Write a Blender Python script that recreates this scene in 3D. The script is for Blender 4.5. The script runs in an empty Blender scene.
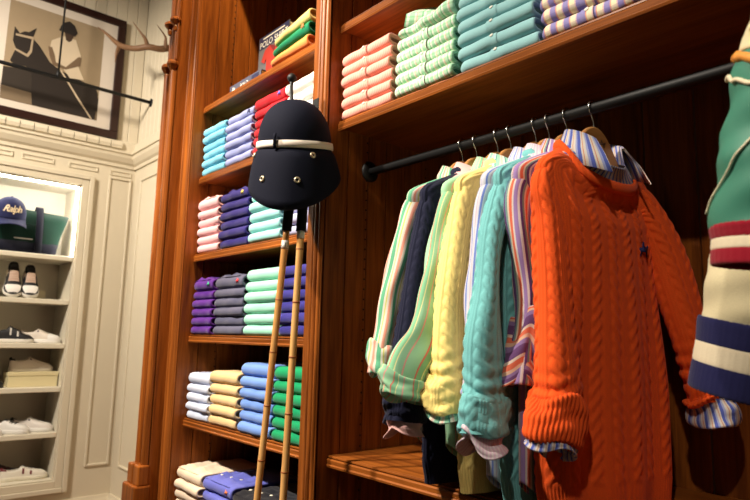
import bpy, bmesh, math, random
import numpy as np
from mathutils import Matrix, Vector

# ------------------------------------------------------------------ camera, world, lights
scene = bpy.context.scene
COL = scene.collection
K = 1.36                                   # eye height above the floor

def look_matrix(loc, yaw, pitch, roll):
    d = np.array([math.sin(yaw)*math.cos(pitch), math.cos(yaw)*math.cos(pitch), math.sin(pitch)])
    r = np.array([math.cos(yaw), -math.sin(yaw), 0.0]); u = np.cross(r, d)
    c, s = math.cos(roll), math.sin(roll)
    rr, uu = c*r + s*u, -s*r + c*u
    return Matrix(((rr[0], uu[0], -d[0], loc[0]), (rr[1], uu[1], -d[1], loc[1]), (rr[2], uu[2], -d[2], loc[2]), (0, 0, 0, 1)))

cam = bpy.data.cameras.new('camera'); cam.sensor_width = 36.0; cam.lens = 611.0/750*36
cam.clip_start = 0.02
cam.dof.use_dof = True; cam.dof.focus_distance = 1.7; cam.dof.aperture_fstop = 5.0
camo = bpy.data.objects.new('camera', cam); COL.objects.link(camo)
camo.matrix_world = look_matrix((0, 0, K), math.radians(-48.8), math.radians(8.26), math.radians(1.33))
scene.camera = camo
scene.view_settings.view_transform = 'Standard'
scene.view_settings.look = 'None'
scene.view_settings.gamma = 1.0
scene.view_settings.use_curve_mapping = False
scene.view_settings.exposure = 0.0
scene.cycles.diffuse_bounces = 2

world = bpy.data.worlds.new('world'); scene.world = world; world.use_nodes = True
bgn = world.node_tree.nodes['Background']
bgn.inputs[0].default_value = (1.0, 0.80, 0.58, 1); bgn.inputs[1].default_value = 0.032

def spot(name, loc, target, energy, size, blend=0.4, radius=0.05, col=(1.0, 0.89, 0.74)):
    l = bpy.data.lights.new(name, 'SPOT'); l.energy = energy; l.spot_size = math.radians(size)
    l.spot_blend = blend; l.shadow_soft_size = radius; l.color = col
    o = bpy.data.objects.new(name, l); COL.objects.link(o); o.location = loc
    o.rotation_euler = (Vector(target) - Vector(loc)).to_track_quat('-Z', 'Y').to_euler()
    return o
def area(name, loc, target, energy, size, col=(1.0, 0.88, 0.72)):
    l = bpy.data.lights.new(name, 'AREA'); l.energy = energy; l.size = size; l.color = col
    o = bpy.data.objects.new(name, l); COL.objects.link(o); o.location = loc
    o.rotation_euler = (Vector(target) - Vector(loc)).to_track_quat('-Z', 'Y').to_euler()
    return o
spot('ceiling_spot_shelves', (-2.45, -0.85, 3.7), (-1.98, 1.25, 1.6), 640, 48, 0.6)
spot('ceiling_spot_hanging', (-1.5, -0.8, 3.6), (-1.05, 1.2, 1.45), 380, 56)
spot('fill_spot_aisle_end', (0.25, -0.8, 3.6), (-0.42, 1.2, 1.45), 115, 34)  # fill spot added to brighten the orange sweater and the jackets
spot('ceiling_spot_cabinet_top', (-1.75, 0.55, 4.75), (-2.35, 1.22, 2.65), 480, 42, 0.6, 0.04, (1.0, 0.74, 0.40))
spot('ceiling_spot_shoe_wall', (-3.1, -1.1, 3.9), (-4.85, 1.25, 1.75), 620, 88, 0.8, 0.25)

# ------------------------------------------------------------------ helpers
PW = {}                                    # world position of every parent
def link(o, parent=None, origin=(0, 0, 0)):
    COL.objects.link(o)
    origin = Vector(origin)
    if parent is not None:
        o.parent = parent; o.location = origin - PW[parent.name]
    else:
        o.location = origin
    PW[o.name] = origin
    return o
def tag(o, label=None, cat=None, group=None, kind=None):
    if label: o['label'] = label
    if cat: o['category'] = cat
    if group: o['group'] = group
    if kind: o['kind'] = kind
    return o
def thing(name, label, cat, loc, group=None, kind=None):
    o = bpy.data.objects.new(name, None); o.empty_display_size = 0.05
    link(o, None, loc); return tag(o, label, cat, group, kind)
def mesh_obj(name, V, F, mat, parent=None, origin=None, uv=None, smooth=True):
    V = np.asarray(V, float)
    if origin is None: origin = PW[parent.name] if parent is not None else Vector((0, 0, 0))
    me = bpy.data.meshes.new(name)
    me.from_pydata((V - np.array(origin)).tolist(), [], F if isinstance(F, list) else F.tolist())
    if uv is not None:
        uvl = me.uv_layers.new(name='UVMap')
        idx = np.empty(len(me.loops), dtype=np.int32); me.loops.foreach_get('vertex_index', idx)
        uvl.data.foreach_set('uv', np.asarray(uv, np.float32)[idx].ravel())
    if smooth: me.polygons.foreach_set('use_smooth', [True]*len(me.polygons))
    if mat is not None:
        for m in (mat if isinstance(mat, (list, tuple)) else [mat]): me.materials.append(m)
    me.update()
    return link(bpy.data.objects.new(name, me), parent, origin)
def bm_obj(name, bm, mat, parent=None, origin=None, smooth=False):
    if origin is None: origin = PW[parent.name] if parent is not None else Vector((0, 0, 0))
    bmesh.ops.translate(bm, verts=bm.verts, vec=-Vector(origin))
    me = bpy.data.meshes.new(name); bm.to_mesh(me); bm.free()
    if smooth: me.polygons.foreach_set('use_smooth', [True]*len(me.polygons))
    me.materials.append(mat)
    return link(bpy.data.objects.new(name, me), parent, origin)
def bm_box(bm, x0, x1, y0, y1, z0, z1, bevel=0.0, seg=1):
    r = bmesh.ops.create_cube(bm, size=1.0)
    for v in r['verts']:
        v.co = Vector(((x0+x1)/2 + v.co.x*(x1-x0), (y0+y1)/2 + v.co.y*(y1-y0), (z0+z1)/2 + v.co.z*(z1-z0)))
    if bevel > 0:
        es = list({e for v in r['verts'] for e in v.link_edges})
        bmesh.ops.bevel(bm, geom=es, offset=bevel, segments=seg, affect='EDGES', profile=0.5)
def box(name, x0, x1, y0, y1, z0, z1, mat, parent=None, bevel=0.0, seg=1, origin=None):
    bm = bmesh.new(); bm_box(bm, x0, x1, y0, y1, z0, z1, bevel, seg)
    if origin is None and parent is None: origin = ((x0+x1)/2, (y0+y1)/2, z0)
    return bm_obj(name, bm, mat, parent, origin)
def extrude_poly(pts2, d0, d1, axes):
    """prism from a 2D outline; axes(p, d) -> xyz"""
    n = len(pts2)
    V = [axes(p, d0) for p in pts2] + [axes(p, d1) for p in pts2]
    F = [list(range(n))[::-1], list(range(n, 2*n))] + [[i, (i+1) % n, n+(i+1) % n, n+i] for i in range(n)]
    return V, F
def grid_faces(nr, nc, wrap=True, flip=False):
    r = np.arange(nr-1)[:, None]; c = np.arange(nc if wrap else nc-1)[None, :]
    c2 = (c+1) % nc
    f = np.stack([r*nc+c, r*nc+c2, (r+1)*nc+c2, (r+1)*nc+c], -1).reshape(-1, 4)
    return f[:, ::-1] if flip else f
def tube_geo(path, rad, n=12, cap=True):
    P = np.asarray(path, float); rad = np.broadcast_to(np.asarray(rad, float), (len(P),))
    T = np.gradient(P, axis=0); T /= np.linalg.norm(T, axis=1)[:, None]
    up = np.array([0, 0, 1.0]) if abs(T[0][2]) < 0.9 else np.array([1.0, 0, 0])
    V = []
    a = np.linspace(0, 2*np.pi, n, endpoint=False)
    A = np.cross(T[0], up); A /= np.linalg.norm(A)
    for i in range(len(P)):
        A = A - T[i]*np.dot(A, T[i]); A /= np.linalg.norm(A); B = np.cross(T[i], A)
        V.append(P[i] + rad[i]*(np.cos(a)[:, None]*A + np.sin(a)[:, None]*B))
    V = np.concatenate(V); F = grid_faces(len(P), n).tolist()
    if cap: F += [list(range(n))[::-1], list(range((len(P)-1)*n, len(P)*n))]
    return V, F
def tube(name, path, rad, mat, parent=None, n=12, origin=None, smooth=True):
    V, F = tube_geo(path, rad, n)
    return mesh_obj(name, V, F, mat, parent, origin, smooth=smooth)
def smooth_path(pts, n):
    """Catmull-Rom through rows of any width"""
    P = np.asarray(pts, float); m = len(P)
    Q = np.vstack([2*P[0]-P[1], P, 2*P[-1]-P[-2]])
    t = np.linspace(0, m-1, n); i = np.minimum(t.astype(int), m-2); f = (t-i)[:, None]
    p0, p1, p2, p3 = Q[i], Q[i+1], Q[i+2], Q[i+3]
    return 0.5*((2*p1) + (-p0+p2)*f + (2*p0-5*p1+4*p2-p3)*f**2 + (-p0+3*p1-3*p2+p3)*f**3)
def lathe_geo(prof, n=24, center=(0, 0, 0), sx=1.0, sy=1.0):
    a = np.linspace(0, 2*np.pi, n, endpoint=False)
    V = np.concatenate([np.stack([center[0]+r*sx*np.cos(a), center[1]+r*sy*np.sin(a), np.full(n, center[2]+z)], -1) for r, z in prof])
    F = grid_faces(len(prof), n).tolist(); F += [list(range(n))[::-1], list(range((len(prof)-1)*n, len(prof)*n))]
    return V, F
def text_mesh(s, size, shear=0.0, spacing=1.0, bold=0.0):
    cu = bpy.data.curves.new('txt', 'FONT'); cu.body = s; cu.size = size; cu.shear = shear
    cu.space_character = spacing; cu.align_x = 'CENTER'; cu.align_y = 'CENTER'; cu.offset = bold; cu.extrude = size*0.03
    cu.resolution_u = 3
    o = bpy.data.objects.new('txt', cu); COL.objects.link(o)
    dg = bpy.context.evaluated_depsgraph_get(); me = bpy.data.meshes.new_from_object(o.evaluated_get(dg))
    V = np.empty(len(me.vertices)*3); me.vertices.foreach_get('co', V); V = V.reshape(-1, 3)
    F = [list(p.vertices) for p in me.polygons]
    bpy.data.objects.remove(o); bpy.data.curves.remove(cu); bpy.data.meshes.remove(me)
    return V, F

# ------------------------------------------------------------------ materials
def lin(c):
    return tuple(((x/255)/12.92 if x/255 <= 0.04045 else ((x/255+0.055)/1.055)**2.4) for x in c) + (1.0,)
MATS = {}
def base_mat(name):
    m = bpy.data.materials.new(name); m.use_nodes = True
    return m, m.node_tree.nodes, m.node_tree.links, m.node_tree.nodes['Principled BSDF']
def plain(name, rgb, rough=0.5, metal=0.0, emit=0.0, noise=0.0, spec=None, bump=0.0, bscale=60):
    if name in MATS: return MATS[name]
    m, N, L, b = base_mat(name)
    b.inputs['Base Color'].default_value = lin(rgb); b.inputs['Roughness'].default_value = rough; b.inputs['Metallic'].default_value = metal
    if spec is not None: b.inputs['Specular IOR Level'].default_value = spec
    if emit: b.inputs['Emission Color'].default_value = lin(rgb); b.inputs['Emission Strength'].default_value = emit
    if noise or bump:
        tc = N.new('ShaderNodeTexCoord'); nz = N.new('ShaderNodeTexNoise'); nz.inputs['Scale'].default_value = bscale; nz.inputs['Detail'].default_value = 4
        L.new(tc.outputs['Object'], nz.inputs['Vector'])
        if noise:
            mx = N.new('ShaderNodeMix'); mx.data_type = 'RGBA'
            a = lin(rgb); mx.inputs[6].default_value = tuple(x*(1-noise) for x in a[:3])+(1,); mx.inputs[7].default_value = tuple(min(1, x*(1+noise)) for x in a[:3])+(1,)
            L.new(nz.outputs['Fac'], mx.inputs[0]); L.new(mx.outputs[2], b.inputs['Base Color'])
        if bump:
            bp = N.new('ShaderNodeBump'); bp.inputs['Strength'].default_value = bump; bp.inputs['Distance'].default_value = 0.002
            L.new(nz.outputs['Fac'], bp.inputs['Height']); L.new(bp.outputs['Normal'], b.inputs['Normal'])
    MATS[name] = m; return m
def wood(name, axis, dark, light, rough=0.36):
    m, N, L, b = base_mat(name)
    geo = N.new('ShaderNodeNewGeometry'); oi = N.new('ShaderNodeObjectInfo')
    add = N.new('ShaderNodeVectorMath'); add.operation = 'ADD'
    sc = N.new('ShaderNodeVectorMath'); sc.operation = 'SCALE'; sc.inputs[0].default_value = (3.1, 5.7, 4.3)
    L.new(oi.outputs['Random'], sc.inputs['Scale']); L.new(geo.outputs['Position'], add.inputs[0]); L.new(sc.outputs[0], add.inputs[1])
    mp = N.new('ShaderNodeMapping'); s = [26.0, 26.0, 26.0]; s['XYZ'.index(axis)] = 1.6; mp.inputs['Scale'].default_value = s
    L.new(add.outputs[0], mp.inputs['Vector'])
    nz = N.new('ShaderNodeTexNoise'); nz.inputs['Scale'].default_value = 1.0; nz.inputs['Detail'].default_value = 6; nz.inputs['Roughness'].default_value = 0.6; nz.inputs['Distortion'].default_value = 0.6
    L.new(mp.outputs[0], nz.inputs['Vector'])
    mp2 = N.new('ShaderNodeMapping'); s2 = [160.0]*3; s2['XYZ'.index(axis)] = 7.0; mp2.inputs['Scale'].default_value = s2
    L.new(add.outputs[0], mp2.inputs['Vector'])
    n2 = N.new('ShaderNodeTexNoise'); n2.inputs['Scale'].default_value = 1.0; n2.inputs['Detail'].default_value = 3
    L.new(mp2.outputs[0], n2.inputs['Vector'])
    mxf = N.new('ShaderNodeMath'); mxf.operation = 'MULTIPLY_ADD'; mxf.inputs[1].default_value = 0.35
    L.new(n2.outputs['Fac'], mxf.inputs[0]); L.new(nz.outputs['Fac'], mxf.inputs[2])
    rp = N.new('ShaderNodeValToRGB'); e = rp.color_ramp.elements
    e[0].position = 0.45; e[0].color = lin(dark); e[1].position = 0.85; e[1].color = lin(light)
    L.new(mxf.outputs[0], rp.inputs['Fac'])
    hv = N.new('ShaderNodeHueSaturation'); mr = N.new('ShaderNodeMapRange'); mr.inputs[3].default_value = 0.86; mr.inputs[4].default_value = 1.14
    L.new(oi.outputs['Random'], mr.inputs[0]); L.new(mr.outputs[0], hv.inputs['Value']); L.new(rp.outputs[0], hv.inputs['Color'])
    L.new(hv.outputs[0], b.inputs['Base Color']); b.inputs['Roughness'].default_value = rough; b.inputs['Specular IOR Level'].default_value = 0.22
    bp = N.new('ShaderNodeBump'); bp.inputs['Strength'].default_value = 0.12; bp.inputs['Distance'].default_value = 0.001
    L.new(n2.outputs['Fac'], bp.inputs['Height']); L.new(bp.outputs['Normal'], b.inputs['Normal'])
    return m
WD, WL = (92, 44, 14), (160, 90, 34)
WOOD_Z, WOOD_X, WOOD_Y = wood('wood_vertical', 'Z', WD, WL), wood('wood_lengthwise', 'X', WD, WL), wood('wood_deep', 'Y', WD, WL)
HANGW = wood('hanger_wood', 'Y', (150, 98, 52), (190, 136, 80), 0.4)
BAMBOO = wood('bamboo', 'Z', (190, 130, 70), (225, 175, 110), 0.35)
def cloth(name, rgb, weave=900.0, sheen=0.15, bump=0.25, var=0.08):
    if name in MATS: return MATS[name]
    m, N, L, b = base_mat(name)
    b.inputs['Roughness'].default_value = 0.85; b.inputs['Specular IOR Level'].default_value = 0.12
    b.inputs['Sheen Weight'].default_value = sheen; b.inputs['Sheen Roughness'].default_value = 0.5
    cloth_tail(m, N, L, b, None, lin(rgb), weave, bump, var); MATS[name] = m; return m
def cloth_tail(m, N, L, b, colsock, col, weave, bump, var):
    tc = N.new('ShaderNodeTexCoord'); nz = N.new('ShaderNodeTexNoise'); nz.inputs['Scale'].default_value = weave; nz.inputs['Detail'].default_value = 2
    L.new(tc.outputs['Object'], nz.inputs['Vector'])
    big = N.new('ShaderNodeTexNoise'); big.inputs['Scale'].default_value = 14; L.new(tc.outputs['Object'], big.inputs['Vector'])
    mr = N.new('ShaderNodeMapRange'); mr.inputs[3].default_value = 1-var; mr.inputs[4].default_value = 1+var; L.new(nz.outputs['Fac'], mr.inputs[0])
    hv = N.new('ShaderNodeHueSaturation')
    if colsock is None: hv.inputs['Color'].default_value = col
    else: L.new(colsock, hv.inputs['Color'])
    L.new(mr.outputs[0], hv.inputs['Value']); L.new(hv.outputs[0], b.inputs['Base Color'])
    ad = N.new('ShaderNodeMath'); ad.operation = 'MULTIPLY_ADD'; ad.inputs[1].default_value = 3.0
    L.new(big.outputs['Fac'], ad.inputs[0]); L.new(nz.outputs['Fac'], ad.inputs[2])
    bp = N.new('ShaderNodeBump'); bp.inputs['Strength'].default_value = bump; bp.inputs['Distance'].default_value = 0.0015
    L.new(ad.outputs[0], bp.inputs['Height']); L.new(bp.outputs['Normal'], b.inputs['Normal'])
def stripes(name, bands, axis=0, weave=900.0, bump=0.2, cross=None):
    """woven stripes: bands = [(width in m, rgb), ...] repeated along a UV axis measured in metres"""
    m, N, L, b = base_mat(name)
    b.inputs['Roughness'].default_value = 0.8; b.inputs['Specular IOR Level'].default_value = 0.15; b.inputs['Sheen Weight'].default_value = 0.1
    uv = N.new('ShaderNodeUVMap'); uv.uv_map = 'UVMap'; sp = N.new('ShaderNodeSeparateXYZ'); L.new(uv.outputs[0], sp.inputs[0])
    def ramp(bd, ax):
        per = sum(w for w, _ in bd)
        mu = N.new('ShaderNodeMath'); mu.operation = 'MULTIPLY'; mu.inputs[1].default_value = 1/per; L.new(sp.outputs[ax], mu.inputs[0])
        fr = N.new('ShaderNodeMath'); fr.operation = 'FRACT'; L.new(mu.outputs[0], fr.inputs[0])
        rp = N.new('ShaderNodeValToRGB'); rp.color_ramp.interpolation = 'CONSTANT'; e = rp.color_ramp.elements
        pos = 0.0
        for i, (w, c) in enumerate(bd):
            if i < 2: el = e[i]; el.position = pos
            else: el = e.new(pos)
            el.color = lin(c); pos += w/per
        L.new(fr.outputs[0], rp.inputs['Fac']); return rp.outputs[0]
    c = ramp(bands, axis)
    if cross:
        mx = N.new('ShaderNodeMix'); mx.data_type = 'RGBA'; mx.blend_type = 'MULTIPLY'; mx.inputs[0].default_value = 1.0
        L.new(c, mx.inputs[6]); L.new(ramp(cross, 1-axis), mx.inputs[7]); c = mx.outputs[2]
    cloth_tail(m, N, L, b, c, None, weave, bump, 0.06); return m
CREAM = plain('cream_paint', (224, 212, 188), 0.55, bump=0.05, bscale=30)
CREAM2 = plain('cream_shelf_paint', (230, 221, 200), 0.5, bump=0.04, bscale=30)
BLACKM = plain('black_metal', (18, 18, 19), 0.55, 0.3)
CHROME = plain('hook_steel', (190, 188, 182), 0.25, 1.0)
DARK = plain('dark_hole', (10, 5, 3), 0.9)
WHITEB = plain('white_button', (232, 228, 215), 0.4)

# ------------------------------------------------------------------ the setting
XW, YR = -4.9, 1.70                        # left wall plane, return wall plane
fl = box('floor', -6.2, 1.6, -3.0, 2.2, -0.06, 0.0, plain('floor_tile', (120, 84, 56), 0.45, noise=0.15, bscale=5)); tag(fl, 'dark timber floor of the shop', 'floor', kind='structure')

NY0, NY1, NZ0, NZ1, ND = -0.55, 1.303, 0.31, 2.462, 0.36       # shoe niche opening
wl = thing('wall_left', 'cream panelled left wall with the lit shoe niche', 'wall', (XW, 0.5, 0), kind='structure')
box('lower_wall', XW-0.5, XW, -3.0, YR+0.1, 0, NZ0, CREAM, wl)
box('side_wall', XW-0.5, XW, NY1, YR+0.1, NZ0, NZ1, CREAM, wl)
box('side_wall', XW-0.5, XW, -3.0, NY0, NZ0, NZ1, CREAM, wl)
box('frieze', XW-0.5, XW, -3.0, YR+0.1, NZ1, 2.86, CREAM, wl)
box('upper_wall', XW-0.5, XW-0.008, -3.0, YR+0.1, 2.86, 5.0, CREAM, wl)
y = YR - 0.004
while y > 0.3:                              # tongue-and-groove boards above the cornice
    box('board', XW-0.008, XW+0.006, y-0.082, y-0.003, 2.80, 5.0, CREAM, wl, 0.003); y -= 0.082
box('niche_back', XW-ND-0.02, XW-ND, NY0, NY1, NZ0, NZ1, CREAM2, wl)
wr = thing('wall_right', 'cream return wall between the shoe niche and the wooden cabinet', 'wall', (-3.8, YR, 0), kind='structure')
box('lower_wall', XW, -2.72, YR, YR+0.1, 0, 2.86, CREAM, wr)
box('upper_wall', XW, -2.72, YR+0.008, YR+0.1, 2.86, 5.0, CREAM, wr)
x = XW + 0.006
while x < -3.2:
    box('board', x, x+0.079, YR-0.006, YR+0.008, 2.80, 5.0, CREAM, wr, 0.003); x += 0.082

def sweep_y(name, prof, y0, y1, mat, parent):      # profile (dx, z) run along the left wall
    V, F = extrude_poly(prof, y0, y1, lambda p, d: (XW+p[0], d, p[1])); return mesh_obj(name, V, F, mat, parent, smooth=False)
def sweep_x(name, prof, x0, x1, mat, parent):      # profile (dy, z) run along the return wall
    V, F = extrude_poly(prof, x0, x1, lambda p, d: (d, YR-p[0], p[1])); return mesh_obj(name, V, F, mat, parent, smooth=False)
CORN = [(-0.01, 2.66), (0.012, 2.66), (0.014, 2.685), (0.03, 2.70), (0.05, 2.735), (0.054, 2.76), (0.066, 2.765), (0.066, 2.782), (0.04, 2.79), (0.036, 2.86), (0.02, 2.875), (-0.01, 2.88)]
tr = thing('trim_1', 'cream cornice moulding running above the shoe niche', 'moulding', (XW, 0.5, 2.66), kind='structure')
sweep_y('crown', CORN, -3.0, YR, CREAM, tr)
y = 1.56
while y > 0.3:
    V, F = extrude_poly([(0.03, 2.795), (0.058, 2.80), (0.066, 2.825), (0.056, 2.852), (0.03, 2.858)], y-0.084, y, lambda p, d: (XW+p[0], d, p[1]))
    mesh_obj('dentil', V, F, CREAM, tr, smooth=False); y -= 0.09
tr2 = thing('trim_2', 'cream cornice moulding on the narrow return wall', 'moulding', (-3.8, YR, 2.66), kind='structure')
sweep_x('crown', CORN, XW, -2.9, CREAM, tr2)
b1 = thing('baseboard_left', 'cream baseboard below the shoe niche', 'baseboard', (XW, 0.5, 0), kind='structure')
BASEP = [(-0.01, 0), (0.025, 0), (0.025, 0.13), (0.016, 0.15), (0.010, 0.17), (-0.01, 0.17)]
sweep_y('board', BASEP, -3.0, YR, CREAM, b1)
b2 = thing('baseboard_right', 'cream baseboard on the return wall beside the cabinet', 'baseboard', (-3.8, YR, 0), kind='structure')
sweep_x('board', BASEP, XW, -2.9, CREAM, b2)

def frame_y(name, y0, y1, z0, z1, w, t, mat, parent, bottom=True):   # rectangular moulding frame on the left wall
    e = 0.004
    for a in ((y0, y0+w, z0, z1), (y1-w, y1, z0, z1), (y0+w, y1-w, z1-w, z1), (y0+w, y1-w, z0, z0+w)):
        box(name, XW-0.005, XW+t, a[0], a[1], a[2], a[3], mat, parent, e)
tr3 = thing('trim_3', 'cream casing around the lit shoe niche', 'moulding', (XW, NY1, NZ0), kind='structure')
for (a, t) in ((0.0, 0.022), (0.05, 0.034)):
    w = 0.05 if a == 0 else 0.034
    y0, y1, z0, z1 = NY0-a, NY1+a, NZ0-a, NZ1+a
    for q in ((y0-w, y0, z0-w, z1+w), (y1, y1+w, z0-w, z1+w), (y0, y1, z1, z1+w), (y0, y1, z0-w, z0)):
        box('casing', XW-0.002, XW+t, q[0], q[1], q[2], q[3], CREAM, tr3, 0.005, 2)
tr4 = thing('trim_4', 'tall cream panel moulding beside the shoe niche', 'moulding', (XW, 1.58, 0.38), kind='structure')
frame_y('moulding', 1.495, 1.672, 0.38, 2.575, 0.018, 0.012, CREAM, tr4)
tr5 = thing('trim_5', 'cream panel moulding on the return wall', 'moulding', (-4.3, YR, 0.38), kind='structure')
for a in ((-4.76, -4.742, 0.38, 2.56), (-3.2, -3.182, 0.38, 2.56), (-4.742, -3.2, 2.542, 2.56), (-4.742, -3.2, 0.38, 0.398)):
    box('moulding', a[0], a[1], YR-0.012, YR+0.005, a[2], a[3], CREAM, tr5, 0.004)
tr6 = thing('trim_6', 'row of narrow cream frieze tablets above the niche', 'moulding', (XW, 1.0, 2.58), kind='structure')
for (y0, y1) in ((0.70, 0.83), (0.885, 1.10), (1.20, 1.41), (1.50, 1.665)):
    for a in ((y0, y1, 2.62, 2.63), (y0, y1, 2.588, 2.598), (y0, y0+0.01, 2.598, 2.62), (y1-0.01, y1, 2.598, 2.62)):
        box('bead', XW-0.003, XW+0.008, a[0], a[1], a[2], a[3], CREAM, tr6, 0.002)
# niche lining, shelves and the light strip
nl = thing('trim_7', 'cream lining boards inside the shoe niche', 'niche', (XW, 1.0, NZ0), kind='structure')
box('side_lining', XW-ND, XW-0.001, NY1-0.012, NY1, NZ0, NZ1, CREAM2, nl)
box('side_lining', XW-ND, XW-0.001, NY0, NY0+0.012, NZ0, NZ1, CREAM2, nl)
box('top_lining', XW-ND, XW-0.001, NY0+0.012, NY1-0.012, NZ1-0.012, NZ1, CREAM2, nl)
NS = [1.913, 1.59, 1.272, 0.963, 0.645]
for i, z in enumerate(NS):
    s = box('niche_shelf', XW-ND, XW+0.004, NY0+0.012, NY1-0.012, z-0.036, z, CREAM2, None, 0.004)
    tag(s, ('cream niche shelf carrying the green tote bag', 'cream niche shelf under the upright black and white sneakers', 'cream niche shelf under the black low sneaker and canvas shoe',
            'cream niche shelf carrying the shoe box', 'cream niche shelf under the row of three white sneakers')[i], 'shelf', 'shoe niche shelves')
s = box('niche_shelf', XW-ND, XW+0.004, NY0+0.012, NY1-0.012, NZ0, NZ0+0.012, CREAM2, None, 0.004); tag(s, 'lowest cream niche ledge under the burgundy striped sneaker', 'shelf', 'shoe niche shelves')
LED = plain('led_strip', (255, 250, 240), 0.5, emit=60.0)
led = thing('light_strip', 'bright white light strip along the top and side of the shoe niche', 'light', (XW-0.02, 0.9, NZ1-0.02))
box('top_tube', XW-0.03, XW-0.012, NY0+0.03, NY1-0.014, NZ1-0.022, NZ1-0.0125, LED, led, 0.002)
box('side_tube', XW-0.03, XW-0.012, NY1-0.0225, NY1-0.0125, NS[0]+0.004, NZ1-0.024, LED, led, 0.002)

# ------------------------------------------------------------------ the wooden wall cabinet
YS, YF, YB = 1.20, 1.145, 1.69              # shelf front, stile front, back
XL, XP0, XP1, XE = -2.614, -1.655, -1.57, 0.75
TOP = 3.9
ST = [1.062+K, 0.72+K, 0.36+K, 0.0+K, -0.362+K, -0.725+K]      # shelf tops, left bay
cab = thing('wall_cabinet', 'tall cherry wood wall cabinet with open shelves and a hanging bay', 'cabinet', (-1.6, 1.45, 0))
def part_empty(name, parent, loc):
    o = bpy.data.objects.new(name, None); o.empty_display_size = 0.05; return link(o, parent, loc)
PL = [1.15, 1.245, 1.335, 1.42, 1.51, 1.60, YB]
def plank_side(xf, sgn):
    p = part_empty('side_panel', cab, (xf, 1.4, 0))
    for a, b in zip(PL[:-1], PL[1:]):
        box('plank', min(xf, xf-sgn*0.018), max(xf, xf-sgn*0.018), a+0.0012, b-0.0012, 0.02, TOP, WOOD_Z, p, 0.002)
    bm = bmesh.new()
    for yy in (1.328, 1.62):
        z = 0.3
        while z < 3.6:
            r = bmesh.ops.create_cone(bm, cap_ends=True, segments=8, radius1=0.0033, radius2=0.0033, depth=0.002, matrix=Matrix.Translation((xf, yy, z)) @ Matrix.Rotation(math.pi/2, 4, 'Y')); z += 0.034
    tag(bm_obj('peg_holes', bm, DARK, p), kind='stuff'); return p
plank_side(XL, 1); plank_side(XP1, 1)
box('side_core', XL-0.10, XL-0.018, 1.15, YB, 0.02, TOP, WOOD_Z, cab)
box('post_core', XP0, XP1-0.018, 1.16, YB, 0.02, TOP, WOOD_Z, cab)
bp_ = part_empty('back_panel', cab, (-1.6, YB, 0))
x = -0.63 - 0.14*15
while x < XE:
    if x+0.14 > XL-0.02: box('plank', max(x, XL-0.018)+0.0015, x+0.14-0.0015, YB, YB+0.018, 0.02, TOP, WOOD_Z, bp_, 0.0025)
    x += 0.14
# left stile with bead, centre post with beads
st = box('stile', -2.712, XL, YF, 1.15, 0.02, TOP, WOOD_Z, cab, 0.0015)
def half_round(name, xc, r, y, z0, z1, parent, mat=None, n=8):
    pts = [(xc+r*math.cos(math.pi*k/n), y-r*math.sin(math.pi*k/n)) for k in range(n+1)]
    V, F = extrude_poly(pts, z0, z1, lambda p, d: (p[0], p[1], d)); return mesh_obj(name, V, F, mat or WOOD_Z, parent, smooth=False)
half_round('bead', XL-0.012, 0.009, YF+0.001, 0.02, TOP, st)
half_round('bead', XL-0.080, 0.006, YF+0.001, 0.02, TOP, st)
po = box('centre_post', XP0, XP1, 1.148, 1.16, 0.02, TOP, WOOD_Z, cab, 0.0015)
half_round('bead', XP1-0.030, 0.010, 1.149, 0.02, TOP, po)
half_round('bead', XP1-0.010, 0.008, 1.149, 0.02, TOP, po)
half_round('bead', XP1-0.050, 0.006, 1.149, 0.02, TOP, po)
# gothic pilaster at the left end
pil = part_empty('pilaster', cab, (-2.77, 1.10, 0))
box('pilaster_core', -2.822, -2.712, 1.10, YB, 0.02, TOP, WOOD_Z, pil)
box('pilaster_panel', -2.815, -2.72, 1.088, 1.10, 0.70, TOP, WOOD_Z, pil, 0.003)
for xc in (-2.800, -2.735):
    half_round('shaft', xc, 0.021, 1.092, 0.79, 2.60, pil)
    half_round('upper_shaft', xc, 0.009, 1.090, 2.66, TOP, pil)
    half_round('upper_shaft', xc+0.017, 0.006, 1.090, 2.66, TOP, pil)
    box('base_block', xc-0.031, xc+0.031, 1.050, 1.10, 0.71, 0.795, WOOD_Z, pil, 0.007, 2)
    for zc, hh in ((2.60, 0.055), (2.83, 0.045)):
        V, F = lathe_geo([(0.010, -0.02), (0.014, 0.0), (0.012, 0.006), (0.024, hh*0.45), (0.030, hh*0.6), (0.030, hh*0.75), (0.020, hh)], 8, (xc, 1.082, zc))
        mesh_obj('capital', V, F, WOOD_Z, pil, smooth=False)
box('plinth', -2.845, -2.700, 1.036, 1.11, 0.0, 0.712, WOOD_Z, pil, 0.008, 2)

def shelf(x0, x1, z, th=0.034):
    s = box('shelf', x0+0.001, x1-0.001, YS+0.012, YB-0.002, z-0.022, z, WOOD_X, cab, 0.001)
    box('edge_board', x0+0.001, x1-0.001, YS, YS+0.0115, z-0.006, z, WOOD_X, s, 0.001)
    V, F = extrude_poly([(YS+0.0115, z-0.0085), (YS-0.003, z-0.0085), (YS-0.005, z-0.012), (YS-0.003, z-th+0.010), (YS-0.006, z-th+0.006), (YS-0.004, z-th), (YS+0.0115, z-th)], x0+0.001, x1-0.001, lambda p, d: (d, p[0], p[1]))
    mesh_obj('nosing', V, F, WOOD_X, s, smooth=False)
    return s
for z in ST + [3.39]: shelf(XL, XP0, z)
for z in (1.068+K, 0.718+K, -0.362+K): shelf(XP1, XE, z)
box('end_post', XE, XE+0.10, 1.148, YB, 0.02, TOP, WOOD_Z, cab, 0.002)
box('toe_board', -2.72, XE, 1.19, 1.21, 0.0, 0.10, WOOD_X, cab, 0.002)
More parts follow.
